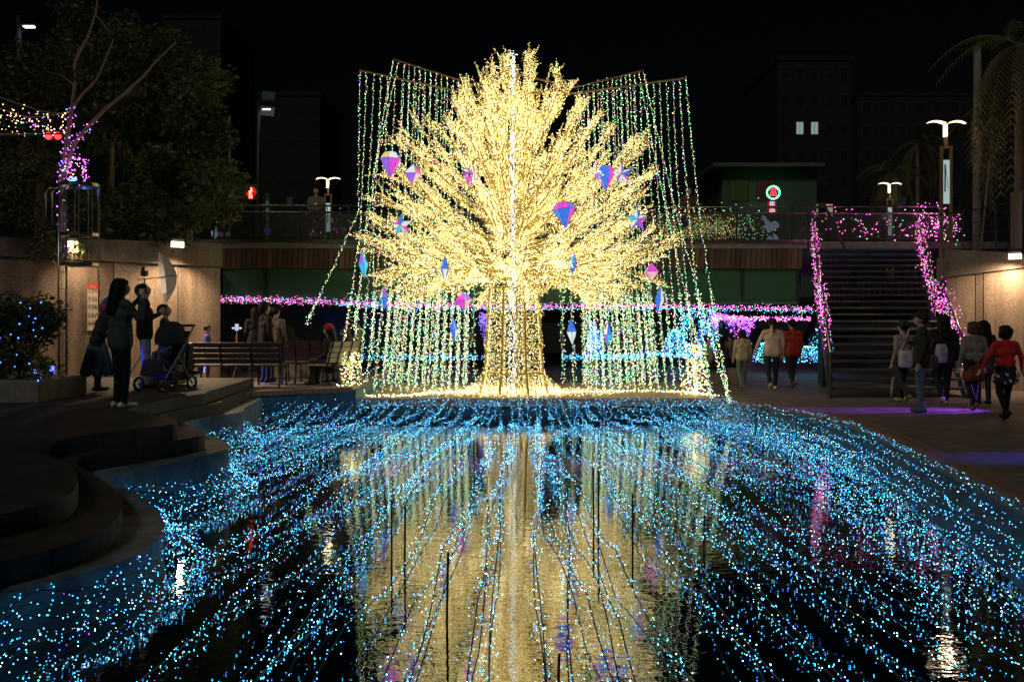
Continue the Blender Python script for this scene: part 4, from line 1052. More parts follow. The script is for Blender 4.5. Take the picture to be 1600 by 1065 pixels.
# ---- buildings
M_facade = mat('night_facade', (0.014,0.014,0.015), 0.9, vary=0.2, scale=0.8)
M_pane = mat('dark_pane', (0.02,0.022,0.025), 0.15, vary=0.1)
def building(px0, px1, py_top, d, label, lit, nx, nz, depth=14, fac=None, zb=3.4, wm=None):
    a, c = at(px0, py_top, d), at(px1, py_top, d); W = c.x - a.x; H_ = a.z - zb
    root = empty('building', (a.x, d, zb)); tag(root, label, 'building')
    mb = MB(); mb.bbox((0,0,0),(W,depth,H_)); mb.build('wall', fac or M_facade, root)
    mb = MB(); mb.bbox((-0.2,-0.2,H_+0.003),(W+0.2,depth+0.2,H_+0.5)); mb.build('roof_parapet', fac or M_facade, root)
    ww, wh = W/nx, H_/nz
    for i in range(nx):
        for k in range(nz):
            e = lit.get((i,k))
            mb = MB(); mb.bbox((ww*(i+.24),-0.05,wh*(k+.28)),(ww*(i+.76),-0.003,wh*(k+.78)))
            wo = mb.build('window', M_joint, root)
            mb = MB(); mb.bbox((ww*(i+.27),-0.07,wh*(k+.31)),(ww*(i+.73),-0.052,wh*(k+.75))); mb.build('pane', e or M_pane, wo)
            if e:
                mb = MB(); mb.bbox((ww*(i+.49),-0.085,wh*(k+.31)),(ww*(i+.51),-0.072,wh*(k+.75))); mb.build('mullion', M_joint, wo)
    return root
Wc = glow('window_cool',(0.6,0.85,0.85),0.35,False); Ww = glow('window_warm',(1.0,0.75,0.55),0.30,False); Wd = glow('window_dim',(0.5,0.6,0.8),0.02,False)
building(1215, 1330, 95, 95, 'dark apartment block with a few lit windows above the pawn sign', {(2,6):Wc,(1,6):Wc,(2,3):Ww,(3,3):Ww,(2,2):Wd}, 5, 9, zb=3.4)
building(405, 500, 150, 110, 'dark tower block far behind the double lamp', {(1,2):Wd,(3,3):Wd,(2,5):Wd}, 5, 11)
building(255, 345, 30, 105, 'dark high-rise behind the leafy tree', {(2,9):Wd,(3,4):Wd,(1,5):Wd}, 5, 12)
building(1340, 1560, 150, 130, 'broad dark block far behind the palms', {(2,4):Wd}, 8, 9)
# low green-lit shop with the round sign
a = at(1128, 264, 60); shop = empty('shop_building', (a.x, 60, 3.55)); tag(shop, 'low shop building lit green by its round neon sign', 'building')
W = at(1272,264,60).x - a.x; H_ = a.z - 3.55
M_shop = mat('shop_tiles_neon_tint', (0.07,0.11,0.09), 0.6, vary=0.2, scale=3)  # green neon light tinted into the tile colour
mb = MB(); mb.bbox((0,0,0),(W,9,H_)); mb.build('wall', M_shop, shop)
mb = MB(); mb.bbox((-0.8,-1.0,H_+0.004),(W+0.4,9.4,H_+0.25)); mb.build('roof', mat('shop_roof',(0.1,0.12,0.11),0.6), shop)
for i, xx in enumerate((0.5, 2.3)):
    mb = MB(); mb.bbox((xx,-0.04,H_-2.2),(xx+1.3,-0.003,H_-0.7)); wo = mb.build('window', M_joint, shop)
    mb = MB(); mb.bbox((xx+0.06,-0.055,H_-2.14),(xx+1.24,-0.042,H_-0.76)); mb.build('pane', glow('shop_pane_%d'%i, ((0.35,0.5,0.12),(0.6,0.3,0.12))[i], 0.03, False), wo)
for k in range(4):
    mb = MB(); mb.bbox((W*0.45+0.9*k,-0.03,0.0),(W*0.45+0.85+0.9*k,-0.003,H_-0.1)); mb.build('shutter_panel', M_shop, shop)
p = at(1208, 301, 58); ps = empty('pawn_sign', (p.x, p.y, 3.55)); tag(ps, 'round green neon ring sign with a red character above red plates', 'sign')
zc = p.z - 3.55
mb = MB(); mb.tube([(0,0.12,0),(0,0.12,zc+0.2)], 0.06, 6); mb.build('pole', M_dark_steel, ps)
mb = MB(); mb.lathe([(0.36,0),(0.36,0.06)], (0,0,0), 24); o = mb.build('disc', mat('sign_disc',(0.03,0.005,0.008),0.6), ps); o.rotation_euler = (math.radians(90),0,0); o.location = (0,0.03,zc)
mb = MB(); mb.tube([(0.41*math.cos(2*math.pi*k/28),-0.04,0.41*math.sin(2*math.pi*k/28)) for k in range(29)], 0.05, 6, cap=False); mb.build('neon_ring', glow('neon_green',(0.10,1.0,0.35),5.0), ps).location = (0,0,zc)
neon_red = glow('neon_red',(1.0,0.10,0.14),1.6)
o = text_mesh('當', 0.62, neon_red, parent=ps); o.rotation_euler = (math.radians(90),0,0); o.location = (0,-0.05,zc)
for k, (ch, py) in enumerate((('年',319.5),('中',330.5))):
    z_ = at(1206,py,58).z - 3.55
    mb = MB(); mb.bbox((-0.33,-0.01,z_-0.2),(0.2,0.08,z_+0.2)); mb.build('sign_plate', glow('plate_red',(0.7,0.02,0.04),0.45,False), ps)
    o = text_mesh(ch, 0.40, glow('plate_letters',(0.75,0.85,1.0),1.3,False), parent=ps); o.rotation_euler = (math.radians(90),0,0); o.location = (-0.065,-0.03,z_)
# vertical lit sign panel left (behind the leafy tree)
p = at(298, 297, 27); mb = MB(); mb.bbox((0,0,0),(0.26,0.06,0.95)); o = mb.build('sign_panel', mat('sign_pale_pink',(0.55,0.40,0.36),0.6)); o.location = (p.x-0.1, p.y, p.z-0.45); tag(o, 'narrow pale pink upright panel beside the leafy tree', 'sign panel')
mb = MB(); mb.tube([(0.13,0.03,-1.9),(0.13,0.03,0)], 0.03, 6); mb.build('post', M_pole, o)
p = at(336, 327, 27.6); mb = MB(); mb.bbox((-0.2,0,-0.055),(0.2,0.02,0.055)); o = mb.build('plate_sign', glow('lit_plate',(0.55,0.72,1.0),0.9,False)); o.location = p; tag(o, 'small glowing white plate at the bench-side end of the railing', 'sign')
mb = MB()
for k in range(4): mb.box((-0.12+0.075*k,-0.004,0),(0.04,0.006,0.055))
mb.build('lettering', mat('plate_ink',(0.05,0.05,0.2),0.6), o)
# posts on the right bank
for (px, py0, py1, w_, m_, lab, mt) in ((1527, 72, 330, 13, 'utility_pole', 'thick concrete utility pole beside the palm', M_concrete),):
    a, c = at(px, py0, 26), at(px, py1, 26); s = 26/F
    mb = MB(); mb.tube([(0,0,3.4),(0,0,a.z)], [w_*s/2*1.1, w_*s/2*0.85], 12); o = mb.build(m_, mt, smooth=True); o.location = (a.x, a.y, 0); tag(o, lab, 'pole')
mb = MB(); a, c = at(1533, 390, 22.6), at(1546, 252, 22.6); mb.tube([a, c], 0.022, 8); o = mb.build('flag_pole', M_steel); tag(o, 'thin leaning silver flag pole on the right bank', 'pole')
a, c = at(1588, 392, 21.8), at(1588, 300, 21.8)
mb = MB(); mb.bbox((-0.1,-0.08,0),(0.1,0.08,c.z-a.z)); o = mb.build('post', M_granite); o.location = a; tag(o, 'square stone post with a purple banner at the frame edge', 'post')
mb = MB(); mb.bbox((0.11,-0.05,c.z-a.z-0.25),(0.6,-0.02,c.z-a.z+0.05)); mb.build('banner', mat('purple_banner',(0.2,0.04,0.25),0.6), o)
mb = MB()
rw = [at(px, py, 22.3) for px, py in ((1452,338),(1510,330),(1560,320),(1605,312))]
mb.tube(rw, 0.02, 6); o = mb.build('hand_rail', M_dark_steel); tag(o, 'dark handrail on top of the right wall', 'handrail')
for px in (1452, 1504, 1556, 1602):
    py = float(np.interp(px, [1452,1510,1560,1605],[338,330,320,312])); t_ = at(px, py, 22.3); q = MB(); q.tube([(t_.x,t_.y,t_.z),(t_.x,t_.y,3.55)], 0.02, 6); q.build('rail_post', M_dark_steel, o)
for k in (1, 2):
    q = MB(); q.tube([p_ - Vector((0,0,0.33*k)) for p_ in rw], 0.01, 5); q.build('rail_wire', M_dark_steel, o)

# ================================================================== ladder cage on the left
d = 14.6; s = d/F
base = at(98, 600, d); base.z = 0.86
lad = empty('caged_ladder', tuple(base)); tag(lad, 'steel ladder with round safety cage in front of the granite wall', 'ladder')
def lz(py): return at(0, py, d).z - base.z
def lx(px): return (px-CX)*s - base.x
for px in (92, 104):
    mb = MB(); mb.tube([(lx(px),0,0),(lx(px),0,lz(300))], 0.017, 8); mb.build('rail', M_steel, lad, smooth=True)
for k in range(14):
    z = 0.3 + 0.27*k; mb = MB(); mb.tube([(lx(92),0,z),(lx(104),0,z)], 0.009, 6); mb.build('rung', M_steel, lad)
cxr, rr = lx(130), 28*s
for py in (291, 368, 414):
    mb = MB(); n = 26; z = lz(py)
    vs, fs = [], []
    for k in range(n):
        a = 2*math.pi*k/n; vs += [(cxr+rr*math.cos(a), -0.1+rr*math.sin(a), z-0.025),(cxr+rr*math.cos(a), -0.1+rr*math.sin(a), z+0.025),(cxr+(rr-.012)*math.cos(a), -0.1+(rr-.012)*math.sin(a), z+0.025),(cxr+(rr-.012)*math.cos(a), -0.1+(rr-.012)*math.sin(a), z-0.025)]
    for k in range(n):
        a, b_ = 4*k, 4*((k+1)%n)
        for j in range(4): fs.append((a+j, b_+j, b_+(j+1)%4, a+(j+1)%4))
    mb.add(vs, fs); mb.build('cage_hoop', M_steel, lad)
for k in range(9):
    a = 2*math.pi*k/9 + 0.2; x_, y_ = cxr+rr*math.cos(a), -0.1+rr*math.sin(a)
    mb = MB(); mb.tube([(x_,y_,lz(414)),(x_,y_,lz(291))], 0.009, 6); mb.build('cage_bar', M_steel, lad)
for px in (66, 76):
    mb = MB(); mb.tube([(lx(px),0.1,lz(355)),(lx(px),0.1,lz(300)),(lx(px)+0.05,0.1,lz(293)),(lx(px)+0.15,0.1,lz(291))], 0.016, 8); mb.build('hand_hoop', M_steel, lad, smooth=True)
mb = MB(); mb.box((lx(127),-0.3,lz(287)),(0.14,0.05,0.035), rot=Matrix.Rotation(-0.6,3,'Y')); mb.build('blue_lamp', glow('cage_blue',(0.05,0.25,1.0),8.0), lad)

# ================================================================== planting
def leaf_mesh(name, pts, size, mats, parent=None, rng=NPR, droop=0.0, aspect=0.5):
    pts = np.asarray(pts, float); n = len(pts)
    d = rng.normal(size=(n,3)); d[:,2] = d[:,2]*0.6 - droop; d /= np.linalg.norm(d,axis=1)[:,None]
    e = np.cross(d, rng.normal(size=(n,3))); e /= np.linalg.norm(e,axis=1)[:,None]
    nr = np.cross(d, e)
    L = size*rng.uniform(0.6,1.3,n)[:,None]
    v0 = pts; v1 = pts + d*L*0.5 + e*L*aspect*0.5 + nr*L*0.06; v2 = pts + d*L; v3 = pts + d*L*0.5 - e*L*aspect*0.5 + nr*L*0.06
    vs = np.stack([v0,v1,v2,v3],1).reshape(-1,3)
    fs = (np.array([[0,1,2],[0,2,3]])[None] + (np.arange(n)*4)[:,None,None]).reshape(-1,3)
    me = bpy.data.meshes.new(name); me.vertices.add(len(vs)); me.vertices.foreach_set('co', vs.ravel())
    nf = len(fs); me.loops.add(nf*3); me.loops.foreach_set('vertex_index', fs.ravel().astype(np.int32)); me.polygons.add(nf); me.polygons.foreach_set('loop_start', np.arange(0,nf*3,3,dtype=np.int32))
    for m in mats: me.materials.append(m)
    if len(mats) > 1: me.polygons.foreach_set('material_index', np.repeat(rng.integers(0,len(mats),n),2).astype(np.int32))
    me.update(calc_edges=True); o = bpy.data.objects.new(name, me); link(o, parent); return o
LEAF = [mat('leaf_olive',(0.15,0.16,0.055),0.5,vary=0.3), mat('leaf_green',(0.10,0.14,0.045),0.5,vary=0.3), mat('leaf_dark',(0.07,0.10,0.04),0.5,vary=0.3)]
for _m in LEAF:
    _n, _l = _m.node_tree.nodes, _m.node_tree.links; _p = _n['Principled BSDF']; _t = _n.new('ShaderNodeBsdfTranslucent'); _x = _n.new('ShaderNodeMixShader'); _x.inputs[0].default_value = 0.4
    _c = [k for k in _l if k.to_socket == _p.inputs['Base Color']][0].from_socket; _l.new(_c, _t.inputs[0]); _l.new(_p.outputs[0], _x.inputs[1]); _l.new(_t.outputs[0], _x.inputs[2]); _l.new(_x.outputs[0], _n['Material Output'].inputs[0])
M_bark = mat('bark', (0.16,0.12,0.085), 0.85, vary=0.4, scale=8, bump=0.01, bscale=25)
rl = random.Random(33)
def crown_pts(clumps, per):
    out = []
    for c, r in clumps:
        n = int(per*(r**2)); q = NPR.normal(size=(n,3)); q /= np.linalg.norm(q,axis=1)[:,None]; q *= (NPR.random(n)**0.45)[:,None]*np.array([r,r,r*0.8]); out.append(q + np.array(c))
    return np.concatenate(out)
def leafy_tree(base, limbs, clumps, per, leaf, label, name='leafy_tree', group=None, tr=0.16):
    root = empty(name, tuple(base)); tag(root, label, 'tree', group)
    mb = MB()
    for l_ in limbs: mb.tube([Vector(p)-Vector(base) for p in l_], [tr*(1-0.8*i/(len(l_)-1)) for i in range(len(l_))], 7)
    mb.build('trunk', M_bark, root, smooth=True)
    leaf_mesh('crown', crown_pts([(Vector(c)-Vector(base), r) for c, r in clumps], per), leaf, LEAF, root, droop=0.4)
    return root
# the big leafy tree behind the left wall
d = 22.5; B0 = at(255, 372, d); B0.z = 3.4
cl = []
for _ in range(46):
    px = rl.uniform(165, 340); lo_, hi_ = (70 + max(0,(px-255))*0.85 + max(0, 215-px)*0.35, 355)
    py = rl.uniform(lo_, hi_); cl.append((at(px, py, d + rl.uniform(-1.6,1.6)), rl.uniform(0.45,0.85)))
for px, py in ((240,370),(215,345),(262,352),(300,330),(330,190),(345,215),(320,165),(290,150),(270,370),(230,385),(195,320)): cl.append((at(px,py,d-2.2 if py > 320 else d), 0.5))
limbs = [[B0, at(250,300,d), at(235,220,d), at(220,120,d)], [at(250,300,d), at(280,230,d), at(310,170,d)], [at(245,280,d), at(210,230,d), at(185,160,d)], [at(240,240,d), at(260,170,d), at(265,90,d)]]
leafy_tree(B0, limbs, cl, 1250, 0.16, 'large olive-leaved tree overhanging the granite wall')
# darker trees behind it, far left
for i, (x0, x1, y0, y1, dd, lab) in enumerate([(0,120,60,290,27,'dark tree under the glaring street light at the frame edge'), (110,230,15,280,29,'tall dark tree behind the bare branches')]):
    b_ = at((x0+x1)/2, 380, dd); b_.z = 3.4
    cl = [(at(rl.uniform(x0,x1), rl.uniform(y0,y1), dd+rl.uniform(-1.5,1.5)), rl.uniform(0.5,0.9)) for _ in range(26)]
    leafy_tree(b_, [[b_, at((x0+x1)/2+5, (y0+y1)/2, dd), at((x0+x1)/2, y0+20, dd)]], cl, 520, 0.17, lab, group='dark trees on the upper bank')
# bare tree with violet lights wound round it
d = 17.6; b_ = at(100, 372, d); b_.z = 3.3
bare = empty('bare_tree', tuple(b_)); tag(bare, 'bare tree with violet lights wound round its lower branches', 'tree')
L1 = smooth_line([b_, at(97,290,d), at(104,225,d), at(112,172,d), at(117,130,d), at(118,95,d), at(136,60,d), at(148,25,d), at(152,0,d)], 3)
L2 = smooth_line([at(112,172,d), at(128,148,d), at(150,125,d), at(166,90,d), at(178,60,d)], 3)
L3 = smooth_line([at(100,280,d), at(112,236,d), at(126,212,d), at(160,175,d), at(190,150,d), at(225,118,d), at(245,95,d), at(275,66,d)], 3)
L4 = smooth_line([at(148,22,d), at(165,42,d-0.3), at(172,60,d-.4)], 3); L5 = smooth_line([at(118,135,d), at(96,118,d+.4), at(72,112,d+.6)], 3)
for L_, r0 in ((L1,0.055),(L2,0.032),(L3,0.05),(L4,0.012),(L5,0.014)):
    mb = MB(); mb.tube([p_ - b_ for p_ in L_], [r0*(1-0.75*i/(len(L_)-1)) for i in range(len(L_))], 7); mb.build('branch', mat('pale_bark',(0.30,0.21,0.13),0.8,vary=0.3,scale=10), bare, smooth=True)
wv = []
for L_, n in ((L1[:11],150),(L3[:9],110)):
    q = resample([p_ - b_ for p_ in L_], 0.03); q = q[:n]; a = np.arange(len(q))*0.9; wv.append(q + np.stack([np.cos(a)*0.09, np.sin(a)*0.09, NPR.normal(0,.02,len(q))],1))
q = np.concatenate(wv); bulbs('wound_lamps', q, 0.013, [E_violet, E_magenta, E_white, E_blue], pick(len(q),[0.62,0.15,0.13,0.1]), bare)
# violet wreath loop between the branches and the festoon
loop = [at(121+11*math.cos(a), 268+24*math.sin(a), d-0.2) for a in np.linspace(2.6, 7.0, 26)]
o_ = loop[0]; root = empty('light_wreath', tuple(o_)); tag(root, 'pink and violet light loop above the ladder cage', 'light loop'); mb = MB(); mb.tube([p_-o_ for p_ in loop], 0.008, 4); mb.build('cable', M_wire, root)
q = resample([p_-o_ for p_ in loop], 0.012); q += NPR.normal(0,0.05,q.shape); bulbs('lamps', q[:150], 0.012, [E_magenta, E_violet, E_warm, E_white], pick(min(150,len(q)),[0.45,0.25,0.15,0.15]), root)
fest = [([(-40,138),(0,152),(40,166),(75,176),(104,176)], 'upper white festoon cable at the upper left'), ([(-40,165),(0,170),(35,181),(60,183),(104,176)], 'lower sagging festoon cable at the upper left')]
for pts, lab in fest:
    ln_ = smooth_line([at(px,py,d) for px,py in pts], 5); o_ = ln_[0]; root = empty('festoon', tuple(o_)); tag(root, lab, 'festoon', 'festoon cables at the upper left')
    mb = MB(); mb.tube([p_-o_ for p_ in ln_], 0.010, 5); mb.build('cable', M_wire_clear, root)
    n = 70; tt = NPR.uniform(0,1,n); q = np.array([np.array(ln_[int(t*(len(ln_)-1))]) for t in tt]) - np.array(o_); q[:,2] -= NPR.random(n)*0.42; q[:,0] += NPR.normal(0,.05,n)
    bulbs('lamps', q, 0.012, [E_warm, E_pink, E_violet, E_green], pick(n,[0.6,0.2,0.1,0.1]), root)
# vine over the wall, hedge bush, planter
vp = []
for _ in range(60):
    px = rl.uniform(-20, 125); py = rl.uniform(262, 340 if px < 40 else 400); vp.append((on_wall(px, py, off=rl.uniform(0.05,0.35))[0], rl.uniform(0.16,0.3)))
leaf_o = leaf_mesh('ivy', crown_pts(vp, 1500), 0.10, LEAF, droop=0.8); tag(leaf_o, 'dark ivy hanging over the granite wall behind the ladder', 'ivy')
hb = at(30, 585, 13.2); hb.z = 0.86
bush = empty('hedge_bush', tuple(hb)); tag(bush, 'dark round bush with small blue lights in the low planter', 'bush')
mb = MB()
for k in range(6): a = k*1.05; mb.tube([(0,0,0.3),(math.cos(a)*0.3,math.sin(a)*0.2,0.8),(math.cos(a)*0.6,math.sin(a)*0.3,1.3)], [0.03,0.02,0.008], 5)
mb.build('stem', M_bark, bush)
cl = [((rl.uniform(-0.75,0.45), rl.uniform(-.25,.25), rl.uniform(0.35,1.35)), rl.uniform(0.22,0.36)) for _ in range(34)]
leaf_mesh('foliage', crown_pts(cl, 2200), 0.085, [LEAF[1],LEAF[2]], bush)
q = np.stack([NPR.uniform(-0.9,0.55,60), NPR.uniform(-.55,-.3,60), NPR.uniform(0.2,1.45,60)],1); bulbs('lamps', q, 0.009, [E_blue], None, bush)
mb = MB(); mb.prism([(-13, 12.6), (hb.x+0.55, 12.7), (hb.x+0.62, 14.0), (-13, 14.0)], 0.80, 1.14); o = mb.build('planter_wall', M_concrete, bevel=0.02); tag(o, 'low concrete planter below the dark bush', 'planter')
# palms
M_frond = [mat('frond',(0.09,0.10,0.04),0.5,vary=0.3), mat('frond_dry',(0.13,0.12,0.055),0.6,vary=0.3)]
def palm(px, pyc, d, zb, label, n_up, n_dry, L, seed):
    r_ = random.Random(seed); c = at(px, pyc, d); root = empty('palm_tree', (c.x, c.y, zb)); tag(root, label, 'palm', 'palms on the right bank')
    mb = MB(); H_ = c.z - zb; mb.tube([(0,0,0),(0.05,0,H_*0.5),(0,0,H_)], [0.2,0.16,0.17], 10); mb.build('trunk', M_bark, root, smooth=True)
    for kind, n in ((0,n_up),(1,n_dry)):
        for k in range(n):
            a = r_.uniform(0, 2*math.pi); up = r_.uniform(0.1,0.9) if kind == 0 else r_.uniform(-0.6,-0.1)
            mb = MB(); pts = []
            for i in range(9):
                t = i/8; rad = L*(t*0.85 if kind == 0 else 0.45*math.sin(t*1.9)); z = L*(up*t - (0.85 if kind == 0 else 1.0)*t*t)
                pts.append(Vector((math.cos(a)*rad, math.sin(a)*rad, H_ + z)))
            mb.tube(pts, [0.018*(1-0.8*i/8) for i in range(9)], 3)
            for i in range(22):
                t = 0.15 + 0.85*i/21; f_ = t*8; p_ = pts[min(7,int(f_))].lerp(pts[min(8,int(f_)+1)], f_-int(f_))
                tan = (pts[min(8,int(f_)+1)] - pts[min(7,int(f_))]).normalized(); sd = tan.cross(Vector((0,0,1))); 
                if sd.length < 0.05: sd = Vector((1,0,0))
                sd.normalize(); ll = 0.5*L*0.5*(1-0.5*t)
                for s_ in (-1,1):
                    tip = p_ + (sd*s_*0.8 + tan*0.6 + Vector((0,0,-0.55))).normalized()*ll
                    mb.add([p_, p_ + tan*0.06, tip], [(0,1,2)])
            mb.build('frond', M_frond[kind], root)
palm(1592, 70, 24.5, 3.5, 'tall palm with a skirt of dry fronds at the right frame edge', 14, 34, 2.6, 1)
palm(1602, 150, 25.5, 3.5, 'second palm low behind the tall one at the frame edge', 8, 26, 2.4, 2)
palm(1395, 268, 46, 3.5, 'far palm glowing yellow behind its street lamp', 12, 16, 2.3, 3)
palm(1432, 225, 60, 3.5, 'dim far palm between the two street lamps', 12, 14, 2.6, 4)
# ================================================================== benches, umbrella, stroller
M_slat = mat('bench_slat', (0.05,0.045,0.042), 0.6, vary=0.3, scale=3, stretch=(1,8,8)); M_slat_pale = mat('bench_slat_pale', (0.50,0.42,0.33), 0.6, vary=0.2)
M_iron = mat('cast_iron', (0.03,0.032,0.035), 0.5, metal=0.4)
def bench(name, loc, rz, L, label, slat):
    """faces local +Y"""
    root = empty(name, loc, rz); tag(root, label, 'bench', 'slatted park benches')
    for x in (-L/2+0.04, -L/6, L/6, L/2-0.04):
        mb = MB(); mb.tube([(x,0.50,0),(x,0.46,0.22),(x,0.46,0.40)], 0.022, 6); mb.build('leg', M_iron, root)
        mb = MB(); mb.tube([(x,-0.10,0),(x,-0.02,0.22),(x,0.0,0.42),(x,-0.06,0.65),(x,-0.16,0.90)], 0.024, 6); mb.build('leg', M_iron, root)
        mb = MB(); mb.tube([(x,0.48,0.40),(x,0.0,0.40)], 0.02, 6); mb.build('seat_bearer', M_iron, root)
    for k in range(5):
        mb = MB(); mb.box((0,0.06+0.095*k,0.432),(L,0.08,0.03)); mb.build('seat_slat', slat, root, bevel=0.006)
    for k in range(4):
        z = 0.53 + 0.11*k; y = 0.012 - 0.06*((z-0.42)/0.23) - (0.02 if z > 0.7 else 0); mb = MB(); mb.box((0,y,z),(L,0.026,0.098), rot=Matrix.Rotation(0.28,3,'X')); mb.build('back_slat', slat, root, bevel=0.006)
p = on(370, 604, Zb); bench('park_bench', (p.x, p.y, Zb), 0.0, 1.86, 'dark three-seat slatted bench seen from behind at the kerb', M_slat)
p = on(474, 598.5, Zb); bench('park_bench', (p.x, p.y, Zb), 0.0, 0.95, 'purplish bench half hidden behind the red-hatted sitter', mat('bench_slat_purple',(0.10,0.045,0.06),0.6,vary=0.3))
p = on(522, 602, Zb); bench('park_bench', (p.x+0.13, p.y+0.15, Zb), math.radians(62), 1.0, 'pale-lit bench with curved back, turned to the tree', M_slat_pale)
# photo umbrella on a stand
d = 17.4; b_ = at(252, 600, d); b_.z = 0.87
um = empty('photo_umbrella', tuple(b_)); tag(um, 'white photo umbrella on a light stand by the granite wall', 'umbrella')
M_umb = mat('umbrella_white', (0.85,0.84,0.88), 0.7, vary=0.05)
def _translucent(m):
    n, l = m.node_tree.nodes, m.node_tree.links; p = n['Principled BSDF']; t = n.new('ShaderNodeBsdfTranslucent'); t.inputs[0].default_value = (0.86,0.86,0.95,1); x = n.new('ShaderNodeMixShader'); x.inputs[0].default_value = 0.75
    l.new(p.outputs[0], x.inputs[1]); l.new(t.outputs[0], x.inputs[2]); l.new(x.outputs[0], n['Material Output'].inputs[0])
_translucent(M_umb)
cen = at(262, 432, d) - b_; ax = Vector((-0.86,-0.45,-0.12)).normalized()   # open side
u_, v_ = frame_of(ax)
R_ = 0.50; seg = 8
ribs = [[cen + ax*(-0.16 + 0.26*(t*t)) + (u_*math.cos(2*math.pi*k/seg) + v_*math.sin(2*math.pi*k/seg))*R_*t for t in (0,0.25,0.5,0.75,1.0)] for k in range(seg)]
for k in range(seg):
    mb = MB(); A_, B_ = ribs[k], ribs[(k+1)%seg]
    vs = A_ + B_; mb.add(vs, [(0,1,6)] + [(i, i+1, 6+i, 5+i) for i in range(1,4)]); mb.build('canopy_panel', M_umb, um)
    mb = MB(); mb.tube(A_, 0.006, 4); mb.build('rib', M_dark_steel, um)
mb = MB(); mb.tube([cen - ax*0.2, cen + ax*0.55], 0.009, 6); mb.build('shaft', M_dark_steel, um)
hd = cen + ax*0.42
mb = MB(); mb.tube([(hd.x,hd.y,0.3),(hd.x,hd.y,hd.z)], 0.014, 6); mb.build('stand_pole', M_dark_steel, um)
for k in range(3):
    a = 2*math.pi*k/3; mb = MB(); mb.tube([(hd.x,hd.y,0.55),(hd.x+0.4*math.cos(a),hd.y+0.4*math.sin(a),0.01)], 0.011, 5); mb.build('stand_leg', M_dark_steel, um)
mb = MB(); mb.box((hd.x,hd.y,hd.z+0.1),(0.09,0.16,0.11)); mb.box((hd.x-0.03,hd.y,hd.z+0.19),(0.05,0.06,0.09)); mb.build('flash_head', M_dark_steel, um, bevel=0.012)
# phone on a slim tripod behind the bench
p = on(370, 594, Zb); tp_ = empty('phone_tripod', (p.x, p.y, Zb)); tag(tp_, 'slim tripod with a small lit phone behind the long bench', 'tripod')
mb = MB(); mb.tube([(0,0,0.3),(0,0,1.12)], 0.012, 6); mb.build('pole', M_pole, tp_)
mb = MB(); mb.tube([(0,0,0.85),(0,0,1.02)], 0.02, 8); mb.build('grip', mat('orange_grip',(0.5,0.15,0.05),0.5), tp_)
for k in range(3):
    a = 2*math.pi*k/3+.3; mb = MB(); mb.tube([(0,0,0.35),(0.22*math.cos(a),0.22*math.sin(a),0)], 0.008, 5); mb.build('leg', M_dark_steel, tp_)
mb = MB(); mb.box((0,0,1.2),(0.08,0.012,0.15)); mb.build('phone', glow('phone_screen',(0.6,0.75,1.0),0.8,False), tp_)
for s_ in (-1,1):
    mb = MB(); mb.box((s_*0.08,0,1.18),(0.05,0.03,0.035)); mb.build('fill_lamp', glow('fill_lamp',(1.0,0.8,0.6),1.0,False), tp_)
# stroller
d = 15.0; p = on_terrace(258, 608); st = empty('stroller', (p.x, p.y, p.z), math.radians(-25)); tag(st, 'dark baby stroller with hood beside the man in blue-lit jeans', 'stroller')
M_sf = mat('stroller_fabric',(0.02,0.022,0.026),0.8); M_tyre = mat('tyre',(0.02,0.02,0.02),0.8)
for (x, y, r) in ((-0.26,-0.30,0.10),(0.26,-0.30,0.10),(-0.22,0.36,0.10),(0.22,0.36,0.10)):
    mb = MB(); mb.tube([(x+0,y+r*math.cos(a),r+r*math.sin(a)) for a in np.linspace(0,2*math.pi,19)], 0.02, 6, cap=False); wo = mb.build('wheel', M_tyre, st)
    mb = MB(); mb.tube([(x,y+r*.72*math.cos(a),r+r*.72*math.sin(a)) for a in np.linspace(0,2*math.pi,19)], 0.009, 5, cap=False)
    for k in range(3): a = k*math.pi/3; mb.tube([(x,y+r*.7*math.cos(a),r+r*.7*math.sin(a)),(x,y-r*.7*math.cos(a),r-r*.7*math.sin(a))], 0.006, 4)
    mb.build('rim', M_steel, wo)
for s_ in (-1,1):
    mb = MB(); mb.tube([(s_*0.24,-0.30,0.1),(s_*0.24,0.05,0.55),(s_*0.23,0.38,1.0),(s_*0.20,0.46,1.04)], 0.014, 6); mb.tube([(s_*0.22,0.36,0.1),(s_*0.24,0.05,0.55)], 0.013, 6); mb.build('frame', M_pole, st)
mb = MB(); mb.tube([(-0.2,0.46,1.04),(0.2,0.46,1.04)], 0.02, 8); mb.build('handle', M_sf, st)
mb = MB(); mb.add([(-0.22,-0.24,0.50),(0.22,-0.24,0.50),(0.22,0.10,0.44),(-0.22,0.10,0.44),(0.22,0.30,0.95),(-0.22,0.30,0.95),(-0.2,-0.34,0.25),(0.2,-0.34,0.25)], [(0,1,2,3),(3,2,4,5),(6,7,1,0)]); o = mb.build('seat', M_sf, st); sm = o.modifiers.new('t','SOLIDIFY'); sm.thickness = 0.05
mb = MB()
hp = []
for i in range(7):
    a = math.pi*0.05 + i*math.pi*0.55/6
    for j in range(7):
        b2 = -math.pi/2 + j*math.pi/6; hp.append((0.25*math.sin(b2), 0.22 - 0.38*math.sin(a)*math.cos(b2)*1.0, 0.82 + 0.30*math.cos(a)*math.cos(b2)**0.5 if math.cos(b2) > 0.01 else 0.72))
mb.add(hp, [(i*7+j, i*7+j+1, (i+1)*7+j+1, (i+1)*7+j) for i in range(6) for j in range(6)]); mb.build('hood', M_sf, st, smooth=True)
mb = MB(); mb.box((0,0.12,0.22),(0.4,0.4,0.14)); mb.build('basket', M_sf, st, bevel=0.03)

